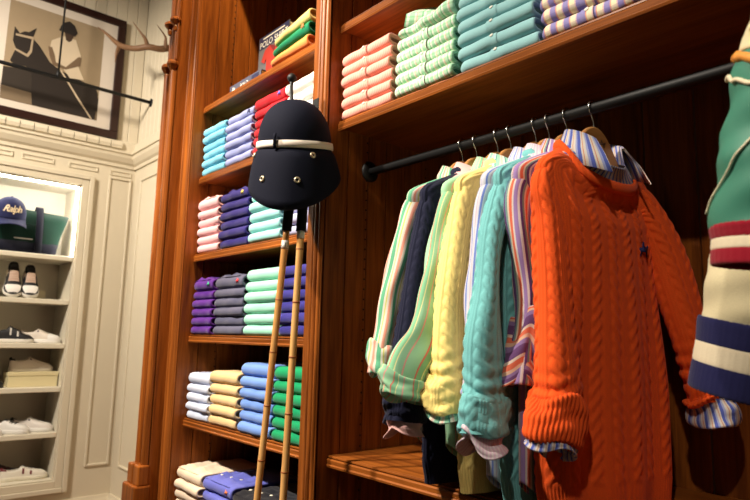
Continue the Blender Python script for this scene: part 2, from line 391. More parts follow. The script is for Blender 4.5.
# hanging rail
BY, BZ = 1.34, 0.572+K
rail = tube('hanging_rail', [(XP1+0.004, BY, BZ), (-0.6, BY, BZ), (XE-0.004, BY, BZ)], 0.0138, BLACKM, cab, 16)
for xx in (XP1, XE-0.012):
    V, F = lathe_geo([(0.034, 0.0), (0.036, 0.002), (0.036, 0.006), (0.026, 0.010), (0.022, 0.012)], 24)
    V = np.stack([xx+(V[:, 2] if xx < 0 else 0.012-V[:, 2]), BY+V[:, 0], BZ+V[:, 1]], -1)
    mesh_obj('flange', V, F, BLACKM, rail)

# ------------------------------------------------------------------ folded garments
def folded_geo(w, d, h, seed=0, hl=None, nx=16, open_r=True, wave=0.0012, roundl=0.024):
    """a garment folded to w x d x h: front roll at y=0, rounded left end, open right end. hl = height at the left end."""
    rng = np.random.RandomState(seed); hl = h if hl is None else hl
    a = np.radians(np.linspace(-90, 90, 11))
    prof = [(0.5*(1-np.sign(np.cos(t))*abs(np.cos(t))**0.85), 0.5+0.5*np.sign(np.sin(t))*abs(np.sin(t))**0.9, True) for t in a]      # front roll, units of h
    ys = [0.25, 0.5, 0.75, 1.0]
    P = [(p[0]*h*1.15, p[1]) for p in prof] + [(h*0.6+(d-h*0.6)*q, 1.0) for q in ys] + [(h*0.6+(d-h*0.6)*q, 0.0) for q in ys[::-1]]
    P = np.array(P); n = len(P)
    arc = np.concatenate([[0], np.cumsum(np.hypot(np.diff(P[:, 0]), np.diff(P[:, 1]*h)))])
    xs = np.concatenate([[0.0, 0.0015, 0.005, 0.011, 0.019], np.linspace(0.03, w-0.012, nx), [w-0.006, w-0.002, w]])
    p1, p2 = rng.uniform(0, 6.28, 2); V = []; UV = []
    ang = np.linspace(0, 2*np.pi, n, endpoint=False)
    for x in xs:
        e = min(1.0, x/roundl); sh = math.sqrt(max(0.0, 1-(1-e)**2))
        er = min(1.0, (w-x)/0.008); shr = 0.84+0.16*math.sqrt(max(0, 1-(1-er)**2))
        hh = hl + (h-hl)*x/w
        k = (0.12+0.88*sh)*shr
        z = hh*(0.5+(P[:, 1]-0.5)*k)
        if e < 1: z -= hh*0.5*(1-k)*0.35
        yv = P[:, 0] + (1-sh)*0.020 + (1-shr)*0.02
        wob = wave*(math.sin(x/w*7+p1)+0.7*math.sin(x/w*15+p2))
        yv = yv + np.where(P[:, 0] < h, wob*1.8, 0); z = z + np.clip((P[:, 1]-0.3), 0, 1)*wob*0.5*min(1, sh)
        V.append(np.stack([np.full(n, x), yv, z], -1)); UV.append(np.stack([np.full(n, x), arc], -1))
    F = grid_faces(len(xs), n, True, True).tolist()
    F.append(list(range(n)))
    last = V[-1]; c = last.mean(0); base = (len(xs)-1)*n
    if open_r:
        t = min(0.007, h*0.16)
        inn = last.copy(); inn[:, 2] = h/2+(last[:, 2]-h/2)*(1-2*t/h); inn[:, 1] = np.minimum(last[:, 1]+t*(1-last[:, 1]/0.05).clip(0, 1), d-0.01)
        V.append(inn); UV.append(UV[-1])
        deep = inn.copy(); deep[:, 0] -= 0.045; V.append(deep); UV.append(UV[-1])
        F += (grid_faces(3, n, True, True)+base).tolist(); base += 2*n
    F.append([base+i for i in range(n)][::-1])
    return np.concatenate(V), F, np.concatenate(UV), n
def inner_geo(w, d, h, hl=None):
    """the inner layer seen in the open end of a fold"""
    V, F, UV, n = folded_geo(0.06, d-0.03, h*0.42, 5, None, 5, False, 0.0)
    V = V + np.array([w-0.064, 0.016, h*0.20]); return V, F, UV
def new_mesh(name, V, F, uv, mat):
    me = bpy.data.meshes.new(name); me.from_pydata(np.asarray(V).tolist(), [], F if isinstance(F, list) else F.tolist())
    if uv is not None:
        l = me.uv_layers.new(name='UVMap'); idx = np.empty(len(me.loops), dtype=np.int32); me.loops.foreach_get('vertex_index', idx)
        l.data.foreach_set('uv', np.asarray(uv, np.float32)[idx].ravel())
    me.polygons.foreach_set('use_smooth', [True]*len(me.polygons)); me.materials.append(mat); me.update(); return me
PONY = [(-5, -5), (-4, -1.5), (-5.5, 0), (-4, 1), (-1.5, 1.2), (-1.5, 3.6), (-0.6, 5.4), (0.6, 4.6), (0.6, 2.6), (3, 1.6), (4.6, 3.4), (5.6, 2.2), (4.2, -0.6), (3.6, -5), (2.6, -5), (2.0, -1.6), (-2.0, -1.6), (-3.6, -5)]
def emblem_geo(s):
    V, F = extrude_poly([(x*s/10, z*s/10) for x, z in PONY], 0.0, 0.0012, lambda p, d: (p[0], -d, p[1])); return np.array(V), F
ORD = ['top', 'second from the top', 'third from the top', 'fourth from the top', 'fifth from the top', 'sixth from the top', 'seventh from the top']
def stack(x0, w, y0, z0, hs, mat, colour, where, kind='polo shirt', depth=0.30, seed=0, emblem=None, buttons=False, inner=None, collar=None, name='folded_polo_shirt', dots=None):
    """a stack of folded garments, each a thing of its own"""
    rng = random.Random(seed); n = len(hs); z = z0; cache = {}
    for i, h in enumerate(hs):
        key = (round(h, 3), i % 2)
        if key not in cache:
            V, F, UV, _ = folded_geo(w, depth, h, seed*7+i); cache[key] = new_mesh(name, V, F, UV, mat)
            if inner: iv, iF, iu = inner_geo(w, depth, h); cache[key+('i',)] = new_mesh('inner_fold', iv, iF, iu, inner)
        k = n-1-i
        label = ('bottom ' if i == 0 else ORD[k]+' ')+colour+' '+kind+' of the stack '+where
        group = colour+' '+kind+'s '+where
        loc = (x0+rng.uniform(-0.004, 0.004), y0+rng.uniform(-0.006, 0.006), z)
        rz = math.radians(rng.uniform(-1.2, 1.2))
        parts = []
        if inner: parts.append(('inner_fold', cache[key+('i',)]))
        if buttons:
            bk = key+('b',)
            if bk not in cache:
                pc = w*0.5; t = np.radians(np.linspace(-70, 88, 9)); r = h*0.5+0.0016
                pv = [];
                for tt in t:
                    yy = h*0.575*(1-np.cos(tt)**0.85) - 0.0018*np.cos(tt); zz = h*0.5+np.sign(np.sin(tt))*(abs(np.sin(tt))**0.9)*r
                    pv += [(pc-0.016, yy, zz), (pc+0.016, yy, zz)]
                pv = np.array(pv); pf = [[2*j, 2*j+1, 2*j+3, 2*j+2] for j in range(8)]
                inn = pv + np.array([0, 0.004, 0]); m_ = len(pv); pf += [[m_+q for q in f][::-1] for f in pf]
                cache[bk] = new_mesh('placket', np.vstack([pv, inn]), pf, np.stack([np.tile([0.1, 0.132], m_)[:2*m_], np.zeros(2*m_)], -1), mat)
                bv, bf = lathe_geo([(0.0052, 0), (0.0056, 0.0008), (0.005, 0.0016), (0.002, 0.0012)], 10)
                tt = math.radians(28); nrm = np.array([0, -math.cos(tt), math.sin(tt)]); up = np.array([0, math.sin(tt), math.cos(tt)])
                c = np.array([pc, h*0.575*(1-math.cos(tt)**0.85)-0.002, h*0.5+math.sin(tt)**0.9*(h*0.5+0.0016)])
                bv = c + bv[:, :1]*np.array([1, 0, 0]) + bv[:, 1:2]*up + bv[:, 2:3]*nrm
                cache[bk+('x',)] = new_mesh('button', bv, bf, None, WHITEB)
            parts += [('placket', cache[bk]), ('button', cache[bk+('x',)])]
        if emblem and k == 0:
            ev, ef = emblem_geo(0.020); ev = ev + np.array([w*0.84, -0.0005, h*0.52])
            parts.append(('emblem', new_mesh('emblem', ev, ef, None, emblem)))
        if collar and k == 0:
            parts.append(('collar', collar_lump(w, depth, h, seed, mat)))
        if dots and k == 0:
            for (bx_, by_) in dots:
                bv, bf = lathe_geo([(0.0058, 0), (0.0064, 0.001), (0.0058, 0.0024), (0.002, 0.002)], 12)
                zt_ = h-0.004+0.0135; parts.append(('button', new_mesh('button', bv+np.array([bx_, by_, zt_]), bf, None, WHITEB)))
        if parts:
            o = bpy.data.objects.new(name, None); o.empty_display_size = 0.03; link(o, None, loc); o.rotation_euler.z = rz
            bo = bpy.data.objects.new('body', cache[key]); COL.objects.link(bo); bo.parent = o
            for nm, me in parts:
                c = bpy.data.objects.new(nm, me); COL.objects.link(c); c.parent = o
        else:
            o = bpy.data.objects.new(name, cache[key]); link(o, None, loc); o.rotation_euler.z = rz
        tag(o, label, 'shirt', group)
        z += h
    return z
def collar_lump(w, d, h, seed, mat):
    """crumpled collar and placket lying on the top garment"""
    rng = np.random.RandomState(seed+90); nx, ny = 22, 12
    X, Y = np.meshgrid(np.linspace(0.02, w-0.03, nx), np.linspace(0.006, d*0.6, ny), indexing='ij')
    e = np.minimum(1, np.minimum((X-0.02)/0.03, (w-0.03-X)/0.03))*np.minimum(1, (Y-0.006)/0.02)*np.minimum(1, (d*0.6-Y)/0.03)
    e = np.clip(e, 0, 1)**0.5
    ph = rng.uniform(0, 6, 4)
    Z = h-0.004 + e*(0.009+0.005*np.sin(X*70+Y*40+ph[0])+0.004*np.sin(X*120-Y*60+ph[1])+0.003*np.sin(Y*130+ph[2]))
    V = np.stack([X, Y, Z], -1).reshape(-1, 3); V2 = V.copy(); V2[:, 2] = h-0.005
    f = grid_faces(nx, ny, False)
    return new_mesh('collar', np.vstack([V, V2]), np.vstack([f, f[:, ::-1]+len(V)]).tolist(), np.vstack([V[:, :2], V[:, :2]]), mat)

C = {k: cloth('cotton_'+k, v) for k, v in dict(cyan=(126, 206, 234), lavender=(156, 164, 214), red=(190, 22, 40), white=(236, 232, 226), pink=(248, 194, 198), navy=(46, 38, 110), aqua=(156, 218, 216),
     pale=(190, 192, 228), purple=(88, 38, 138), grey=(84, 84, 108), mint=(154, 218, 194), indigo=(50, 46, 128), ice=(208, 216, 240), tan=(222, 188, 138), blue=(106, 142, 212), green=(8, 142, 92),
     cream=(232, 210, 186), violet=(94, 100, 186), black=(28, 28, 36), yellow=(236, 210, 130), emerald=(0, 122, 82), orange=(250, 150, 80)).items()}
EM = {k: plain('thread_'+k, v, 0.7) for k, v in dict(navy=(30, 34, 96), red=(214, 40, 52), teal=(60, 190, 150), yellow=(230, 200, 90), blue=(70, 90, 200), orange=(236, 120, 70)).items()}
def H(n, tot): return [tot/n]*n
YK = YS-0.006
# shelf with cyan, lavender, red, white (second shelf)
z = ST[1]; wh = 'on the second shelf behind the helmet'
stack(-2.606, 0.212, YK, z, H(6, 0.226), C['cyan'], 'cyan', 'left of the helmet', seed=1)
stack(-2.388, 0.232, YK, z, H(6, 0.226), C['lavender'], 'lavender blue', 'next to the cyan ones', seed=2, emblem=EM['navy'])
stack(-2.148, 0.232, YK, z, [0.038]*5+[0.05], C['red'], 'red', 'behind the helmet', seed=3, emblem=EM['blue'])
stack(-1.905, 0.232, YK, z, [0.046]*5, C['white'], 'white', 'behind the helmet hook', seed=4)
# third shelf
z = ST[2]
stack(-2.606, 0.205, YK, z, [0.039]*5+[0.05], C['pink'], 'pale pink', 'left of the navy stack', seed=5, collar=True)
stack(-2.392, 0.24, YK, z, [0.040]*6, C['navy'], 'dark navy', 'between pale pink and aqua', seed=6, emblem=EM['yellow'], collar=True)
stack(-2.142, 0.24, YK, z, [0.041]*6, C['aqua'], 'aqua', 'below the helmet', seed=7)
stack(-1.892, 0.225, YK, z, [0.040]*5, C['pale'], 'pale lilac', 'behind the mallet grips', seed=8)
# fourth shelf
z = ST[3]
stack(-2.600, 0.195, YK, z, [0.038]*5+[0.05], C['purple'], 'purple', 'on the middle shelf', seed=9, emblem=EM['teal'], collar=True)
stack(-2.396, 0.245, YK, z, [0.038]*5+[0.052], C['grey'], 'slate grey', 'between purple and mint', seed=10, emblem=EM['red'], collar=True)
stack(-2.143, 0.24, YK, z, [0.042]*5+[0.048], C['mint'], 'mint green', 'left of the bamboo canes', seed=11)
stack(-1.895, 0.23, YK, z, [0.042]*6, C['indigo'], 'indigo', 'behind the bamboo canes', seed=12)
# fifth shelf
z = ST[4]
stack(-2.604, 0.208, YK, z, [0.038]*4+[0.046], C['ice'], 'icy white', 'left of the tan stack', seed=13, collar=False)
stack(-2.386, 0.23, YK, z, [0.042]*4+[0.05], C['tan'], 'tan', 'beside the icy white stack', seed=14, collar=False)
stack(-2.148, 0.235, YK, z, [0.042]*5+[0.05], C['blue'], 'cornflower blue', 'beside the tan stack', seed=15)
stack(-1.905, 0.235, YK, z, [0.042]*5+[0.048], C['green'], 'bright green', 'behind the canes', seed=16)
# sixth shelf (tops only)
z = ST[5]
stack(-2.598, 0.235, 1.165, z, [0.040]*3+[0.05], C['cream'], 'cream', 'on the lowest shelf', seed=17, collar=True)
stack(-2.348, 0.25, 1.165, z, [0.040]*3+[0.05], C['violet'], 'violet blue', 'on the lowest shelf', seed=18, collar=True, emblem=EM['orange'], dots=((0.075, 0.05), (0.135, 0.06), (0.195, 0.07)))
stack(-2.085, 0.26, 1.155, z, [0.040]*3+[0.042], C['black'], 'black', 'beside the violet blue one', seed=19, collar=True, dots=((0.06, 0.05), (0.12, 0.06), (0.17, 0.07)))

# right bay shirts
PINKS = stripes('pink_oxford', [(0.004, (238, 152, 134)), (0.004, (244, 174, 158))]); 
GREENS = stripes('green_madras', [(0.012, (176, 222, 186)), (0.004, (240, 240, 222)), (0.003, (244, 196, 186)), (0.010, (196, 230, 200)), (0.004, (142, 200, 158)), (0.006, (238, 240, 226))], cross=[(0.010, (255, 255, 255)), (0.006, (222, 240, 226))])
TEALS = cloth('teal_oxford', (146, 194, 198))
PURPS = stripes('lilac_stripe', [(0.014, (146, 138, 192)), (0.003, (226, 160, 140)), (0.013, (238, 226, 192)), (0.003, (226, 190, 190))], cross=[(0.02, (255, 255, 255)), (0.008, (236, 232, 246))])
INB = cloth('shadow_brown_fold', (150, 84, 70)); ING = cloth('shadow_green_fold', (60, 110, 84)); INT = cloth('shadow_teal_fold', (70, 104, 100))  # inner fold colours darkened to paint in the shade of the open ends
z = 0.718+K
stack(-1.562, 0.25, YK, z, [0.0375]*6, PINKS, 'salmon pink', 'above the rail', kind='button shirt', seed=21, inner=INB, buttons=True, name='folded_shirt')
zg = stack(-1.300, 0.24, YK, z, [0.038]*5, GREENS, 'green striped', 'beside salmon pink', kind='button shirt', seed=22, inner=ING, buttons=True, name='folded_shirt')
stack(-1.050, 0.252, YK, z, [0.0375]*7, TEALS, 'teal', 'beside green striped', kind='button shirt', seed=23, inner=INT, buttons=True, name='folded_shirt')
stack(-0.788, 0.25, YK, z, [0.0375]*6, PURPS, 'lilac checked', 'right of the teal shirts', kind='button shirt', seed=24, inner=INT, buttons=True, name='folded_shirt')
# loose green striped shirt thrown on the green stack
o = thing('loose_shirt', 'rumpled green striped shirt with raised collar lying on top of the green stack', 'shirt', (-1.285, YK+0.0, zg))
V, F, UV, n = folded_geo(0.222, 0.26, 0.052, 77, 0.024, 26, True, 0.004)
V[:, 2] += 0.008*np.sin(V[:, 0]*30)*np.clip(V[:, 2]/0.045, 0, 1)
V = V + np.array(PW[o.name]); mesh_obj('body', V, F, GREENS, o, uv=UV)
t = np.linspace(0, 1, 16); P = np.stack([0.03+0.19*t, 0.012+0.06*np.sin(t*3.1), 0.034+0.018*t], -1)
top = P + np.stack([0.01*np.sin(t*6), 0.035+0*t, 0.048+0.020*np.sin(t*5+1)], -1); bot = P + np.array([0, -0.012, -0.008])
mid = (top+bot)/2 + np.array([0, -0.014, 0.01])
V = np.concatenate([np.stack([bot, mid, top, top+np.array([0, 0.003, 0]), mid+np.array([0, 0.006, 0]), bot+np.array([0, 0.005, 0])], 1).reshape(-1, 3)])
mesh_obj('collar', V+np.array(PW[o.name]), grid_faces(16, 6, True), GREENS, o, uv=np.stack([V[:, 0], V[:, 2]], -1))

# three thick polos beside the book on the top shelf
z = ST[0]
for i, (c, nm, pos) in enumerate((('orange', 'orange', 'bottom of the three by the book'), ('emerald', 'emerald green', 'middle of the three by the book'), ('yellow', 'yellow', 'top of the three by the book'))):
    o = thing('folded_polo_shirt', nm+' folded polo shirt with open end, '+pos, 'shirt', (-2.03+0.012*i, YS-0.012, z), 'polo shirts by the book')
    V, F, UV, n = folded_geo(0.262-0.006*i, 0.28, 0.048, 40+i, 0.028, 14, True, 0.001); PWo = np.array(PW[o.name])
    mesh_obj('body', V+PWo, F, C[c], o, uv=UV)
    iv, iF, iu = inner_geo(0.262-0.006*i, 0.28, 0.048); mesh_obj('inner_fold', iv+PWo, iF, C[c], o, uv=iu)
    if i == 1:
        ev, ef = emblem_geo(0.018); mesh_obj('emblem', ev+np.array([0.226, -0.002, 0.030])+PWo, ef, EM['orange'], o)
    z += 0.039
    o.rotation_euler.y = math.radians(-1.0 - i*2.6)

# books on the top shelf
BG = plain('book_cover_grey', (104, 104, 110), 0.4); BN = plain('book_navy', (44, 48, 84), 0.4); BP = plain('book_pages', (232, 226, 208), 0.8); BR = plain('print_red', (176, 48, 38), 0.5); BW = plain('print_white', (236, 234, 226), 0.5); BLG = plain('book_slate', (86, 88, 108), 0.45)
z = ST[0]
bk = thing('lying_book', 'thick slate grey book lying flat with its spine to the front', 'book', (-2.31, 1.30, z))
def book(parent, x0, x1, y0, y1, z0, z1, cov, axis):
    t = 0.004
    if axis == 'z':
        box('cover', x0, x1, y0, y1, z0, z0+t, cov, parent, 0.001); box('cover', x0, x1, y0, y1, z1-t, z1, cov, parent, 0.001)
        box('spine', x0, x1, y0-t, y0, z0, z1, cov, parent, 0.001); box('pages', x0+0.005, x1-0.005, y0, y1-0.006, z0+t, z1-t, BP, parent)
    else:
        box('cover', x0, x1, y0, y0+t, z0, z1, cov, parent, 0.001); box('cover', x0, x1, y1-t, y1, z0, z1, cov, parent, 0.001)
        box('spine', x0-t, x0, y0, y1, z0, z1, cov, parent, 0.001); box('pages', x0, x1-0.006, y0+t, y1-t, z0+0.005, z1-0.005, BP, parent)
book(bk, -2.43, -2.16, 1.235, 1.44, z, z+0.052, BLG, 'z')
ev, ef = emblem_geo(0.026); mesh_obj('spine_mark', ev+np.array([-2.395, 1.2305, z+0.026]), ef, BW, bk)
tv, tf = text_mesh('POLO', 0.026); mesh_obj('spine_title', np.stack([tv[:, 0]-2.30, 1.2305-tv[:, 2], tv[:, 1]+z+0.026], -1), tf, BW, bk, smooth=False)
box('spine_picture', -2.235, -2.18, 1.2295, 1.231, z+0.008, z+0.044, BN, bk)
bk2 = thing('standing_book', 'grey book standing upright with a red shirt and white title on its cover', 'book', (-2.255, 1.36, z+0.053))
zb = z+0.053
book(bk2, -2.385, -2.135, 1.345, 1.375, zb, zb+0.255, BG, 'y')
box('title_band', -2.383, -2.137, 1.3435, 1.3445, zb+0.195, zb+0.253, BN, bk2)
tv, tf = text_mesh('POLO SHIRT', 0.042); mesh_obj('title', np.stack([tv[:, 0]-2.26, 1.343-tv[:, 2]*0.2, tv[:, 1]+zb+0.210], -1), tf, BW, bk2, smooth=False)
box('subtitle', -2.35, -2.17, 1.3425, 1.3434, zb+0.236, zb+0.242, BW, bk2)
SH = [(-0.03, 0.11), (-0.075, 0.095), (-0.105, 0.04), (-0.075, 0.02), (-0.06, 0.045), (-0.062, -0.11), (0.062, -0.11), (0.06, 0.045), (0.075, 0.02), (0.105, 0.04), (0.075, 0.095), (0.03, 0.11), (0.015, 0.085), (-0.015, 0.085)]
V, F = extrude_poly([(a-2.255, b*0.85+zb+0.098) for a, b in SH], 1.3425, 1.3445, lambda p, d: (p[0], d, p[1])); mesh_obj('cover_picture', V, F, BR, bk2, smooth=False)
V, F = extrude_poly([(a-2.255, b*0.85+zb+0.098) for a, b in [(-0.035, 0.113), (0, 0.06), (0.035, 0.113), (0.0, 0.095)]], 1.3415, 1.3425, lambda p, d: (p[0], d, p[1])); mesh_obj('cover_picture', V, F, plain('print_dark_red', (120, 30, 30), 0.5), bk2, smooth=False)

# ------------------------------------------------------------------ helmet, hook and mallets on the centre post
hk = thing('wall_hook', 'black metal hook with a ball tip on the centre post', 'hook', (-1.625, 1.14, 2.08))
box('back_plate', -1.642, -1.608, 1.139, 1.1475, 2.02, 2.16, BLACKM, hk, 0.003)
tube('arm', smooth_path([(-1.625, 1.142, 2.05), (-1.615, 1.09, 2.04), (-1.600, 1.045, 2.06), (-1.600, 1.03, 2.11), (-1.615, 1.035, 2.16), (-1.622, 1.04, 2.19)], 26), 0.006, BLACKM, hk, 10)
V, F = lathe_geo([(0.001, -0.016), (0.008, -0.014), (0.014, -0.007), (0.016, 0.0), (0.014, 0.008), (0.008, 0.014), (0.001, 0.016)], 16, (-1.622, 1.04, 2.2)); mesh_obj('ball', V, F, BLACKM, hk)

HN = cloth('helmet_navy', (20, 22, 36), 1400, 0.0, 0.12); RIB = cloth('helmet_ribbon', (232, 218, 204), 1800, 0.05, 0.1); BRASS = plain('vent_metal', (206, 190, 160), 0.35, 0.7)
hc = np.array([-1.552, 1.018, 1.943])
hel = thing('polo_helmet', 'navy polo helmet with a white ribbon band hanging on the post', 'helmet', (-1.558, 1.018, 1.80))
HYAW = math.radians(-14-48)           # the way the peak faces, seen from the aisle
fx, fy = -math.sin(HYAW)*1.0, -math.cos(HYAW)
fwd = np.array([0.72, -0.69, 0.0]); fwd /= np.linalg.norm(fwd); upv = np.array([0, 0, 1.0])
tl = math.radians(14); fw = fwd*math.cos(tl)-upv*math.sin(tl); uu = upv*math.cos(tl)+fwd*math.sin(tl); rt = np.cross(fw, uu)
def hmap(Q): Q = np.asarray(Q); return hc + Q[..., 0:1]*rt + Q[..., 1:2]*fw + Q[..., 2:3]*uu
n = 48; th = np.linspace(0, 2*np.pi, n, endpoint=False)
def ring(rx, ry, z, dz=0): return np.stack([rx*np.sin(th), ry*np.cos(th), np.full(n, z)+dz], -1)
rows = []
for q in np.linspace(0.04, 1, 22):
    a = q*math.pi/2; s = math.sin(a)**0.86; c = math.cos(a)**0.92
    f8 = 1 + 0.012*np.abs(np.cos(th*2+0.8))                   # four stitched cloth panels
    rows.append(np.stack([0.112*s*np.sin(th)*f8, 0.130*s*np.cos(th)*f8, 0.146*c + 0*th], -1))
dome = np.concatenate(rows + [ring(0.115, 0.133, -0.02), ring(0.117, 0.135, -0.050), ring(0.110, 0.126, -0.052), ring(0.108, 0.124, 0.02), ring(0.05, 0.06, 0.09)])
F = grid_faces(27, n).tolist() + [list(range(n))[::-1], list(range(26*n, 27*n))]
mesh_obj('dome', hmap(dome), F, HN, hel)
front = 0.5+0.5*np.cos(th)                                   # 1 at the front, 0 at the back
pr = []
for q in np.linspace(0, 1, 10):
    ext = 0.016 + 0.034*front**1.2*1.0
    drop = (0.040+0.134*front**1.45)
    o_ = q**0.75
    pr.append(np.stack([(0.115+0.028*o_)*np.sin(th), (0.133+ext*o_)*np.cos(th), -0.012-drop*q**1.25], -1))
inn = []
for q in np.linspace(1, 0, 10):
    ext = 0.011 + 0.029*front**1.2; drop = (0.040+0.134*front**1.45); o_ = q**0.75
    inn.append(np.stack([(0.111+0.028*o_)*np.sin(th), (0.128+ext*o_)*np.cos(th), -0.016-drop*q**1.25], -1))
V = np.concatenate(pr+inn); mesh_obj('brim', hmap(V), grid_faces(20, n), HN, hel)
rb = np.concatenate([ring(0.1135, 0.1315, 0.014), ring(0.1170, 0.1350, 0.013), ring(0.1185, 0.1365, 0.002), ring(0.1185, 0.1365, -0.007), ring(0.113, 0.131, -0.008)])
mesh_obj('ribbon_band', hmap(rb), grid_faces(5, n), RIB, hel)
def on_helmet(az, z, out=0.0, brim=False):
    rx, ry = (0.115, 0.133)
    return np.array([(rx+out)*math.sin(az), (ry+out)*math.cos(az), z])
lp = np.array([on_helmet(0.30, 0.032, 0.003), on_helmet(0.30, 0.02, 0.007), on_helmet(0.30, 0.0, 0.008), on_helmet(0.30, -0.012, 0.006)])
tube('strap_loop', hmap(lp), 0.0045, HN, hel, 8)
def brim_pt(az, q):
    f = 0.5+0.5*math.cos(az); ext = 0.016+0.034*f**1.2; dr = 0.040+0.134*f**1.45; o_ = q**0.75
    return np.array([(0.115+0.028*o_)*math.sin(az), (0.133+ext*o_)*math.cos(az), -0.012-dr*q**1.25])
for az, q in ((0.55, 0.62), (-0.26, 0.60), (-0.64, 0.17), (1.15, 0.20)):
    p = brim_pt(az, q); e = 1e-3
    nn = np.cross(brim_pt(az, q+e)-p, brim_pt(az+e, q)-p); nn /= np.linalg.norm(nn)
    if np.dot(nn, [math.sin(az), math.cos(az), 0]) < 0: nn = -nn
    a1 = np.cross(nn, [0, 0, 1]); a1 /= np.linalg.norm(a1); a2 = np.cross(nn, a1)
    for (nm, prof, m) in (('vent', [(0.0095, -0.002), (0.0095, 0.002), (0.0075, 0.004), (0.0045, 0.0042), (0.004, 0.001)], BRASS), ('vent_hole', [(0.0038, 0.0012), (0.0038, 0.002), (0.001, 0.0022)], DARK)):
        v, f = lathe_geo(prof, 16); v = p + v[:, :1]*a1 + v[:, 1:2]*a2 + v[:, 2:3]*nn
        mesh_obj(nm, hmap(v), f, m, hel)

GRIP = cloth('mallet_grip', (18, 18, 20), 900, 0.05, 0.4); TAPEW = plain('white_tape', (234, 232, 226), 0.6); NODE = plain('bamboo_node', (150, 84, 36), 0.5)
def mallet(label, top, bot, tape, sticker):
    top, bot = np.array(top), np.array(bot); d = (bot-top); L_ = np.linalg.norm(d); d /= L_
    m = thing('polo_mallet', label, 'mallet', tuple(bot+d*0.5), 'polo mallets hanging below the helmet')
    end = bot+d*0.36; g0 = top - d*0.10; g1 = top + d*0.085
    tt = np.linspace(0, 1, 60); Ls = np.linalg.norm(end-g1)
    P = g1 + tt[:, None]*(end-g1)
    r = 0.0100 + 0.0009*np.exp(-(((tt*Ls+0.02) % 0.155-0.0775)/0.006)**2)
    tube('cane', P, r, BAMBOO, m, 14)
    k = 0.0775-0.02
    while k < Ls-0.02:
        c = g1+d*k; tube('node', [c-d*0.003, c-d*0.0015, c+d*0.0015, c+d*0.003], [0.0103, 0.0113, 0.0113, 0.0103], NODE, m, 14); k += 0.155
    tube('grip', smooth_path([g0, g0+d*0.02, top, top+d*0.03, g1, g1+d*0.001], 20), np.array([0.013]*6+[0.0155]*6+[0.015]*6+[0.012, 0.0105]), GRIP, m, 14)
    tube('hand_loop', smooth_path([g0+d*0.01, g0-d*0.05+np.array([0.015, -0.008, 0]), g0-d*0.10, g0-d*0.05+np.array([-0.015, 0.0, 0]), g0+d*0.01], 20), 0.004, GRIP, m, 8)
    if tape: tube('tape', [g1+d*0.001, g1+d*0.026], 0.0116, TAPEW, m, 14)
    if sticker:
        tube('sticker', [g1+d*0.034, g1+d*0.060], 0.0113, TAPEW, m, 14)
        tube('sticker_print', [g1+d*0.041, g1+d*0.053], 0.0117, plain('sticker_ink', (40, 40, 44), 0.6), m, 6)
    # cigar-shaped head below the frame
    ax = np.array([0.75, 0.66, 0.0]); hd = smooth_path([end-ax*0.11, end-ax*0.07, end, end+ax*0.07, end+ax*0.11], 16)
    tube('head', hd, 0.019*np.sqrt(np.clip(1-(np.linspace(-1, 1, 16)*0.93)**2, 0.1, 1)), BAMBOO, m, 14)
mallet('bamboo polo mallet with a round sticker, left of the two under the helmet', (-1.541, 1.0, 1.765), (-1.597, 0.97, 0.894), False, True)
mallet('bamboo polo mallet with white tape, right of the two under the helmet', (-1.470, 1.0, 1.755), (-1.463, 0.97, 0.921), True, False)

# ------------------------------------------------------------------ hanging garments
def frame_of(P, yaw):
    c, s = math.cos(yaw), math.sin(yaw)
    ah, nh = np.array([-s, -c, 0]), np.array([c, -s, 0])
    P = np.array(P, float)
    return lambda Q: P + Q[..., 0:1]*ah + Q[..., 1:2]*nh + Q[..., 2:3]*np.array([0, 0, 1.0])
def cable(u, v, col=0.056, per=0.062):
    """rope of two crossing strands between narrow knitted ribs (u, v in metres)"""
    k = np.floor(u/col); x = u - (k+0.5)*col; sgn = np.where(k % 2 == 0, 1.0, -1.0)
    w = 2*np.pi*v/per; x1 = 0.0074*np.cos(w)*sgn; o1 = 0.70+0.30*np.sin(w); o2 = 0.70-0.30*np.sin(w)
    bump = lambda t: np.sqrt(np.clip(1-(t/0.0082)**2, 0, 1))
    h = np.maximum(o1*bump(x-x1), o2*bump(x+x1))
    ax = np.abs(x)
    rib = (np.exp(-((ax-0.0205)/0.0028)**2)+np.exp(-((ax-0.028)/0.0028)**2))*0.42
    return np.maximum(h, rib)
def ribs(u, v, p=0.007): return np.abs(np.sin(np.pi*u/p))
def normals_grid(V, wrap=True):
    du = np.roll(V, -1, 1)-np.roll(V, 1, 1)
    if not wrap: du[:, 0] = V[:, 1]-V[:, 0]; du[:, -1] = V[:, -1]-V[:, -2]
    dv = np.gradient(V, axis=0); N = np.cross(du, dv); l = np.linalg.norm(N, axis=-1, keepdims=True); return N/np.maximum(l, 1e-9)
def sm(t): t = np.clip(t, 0, 1); return t*t*(3-2*t)
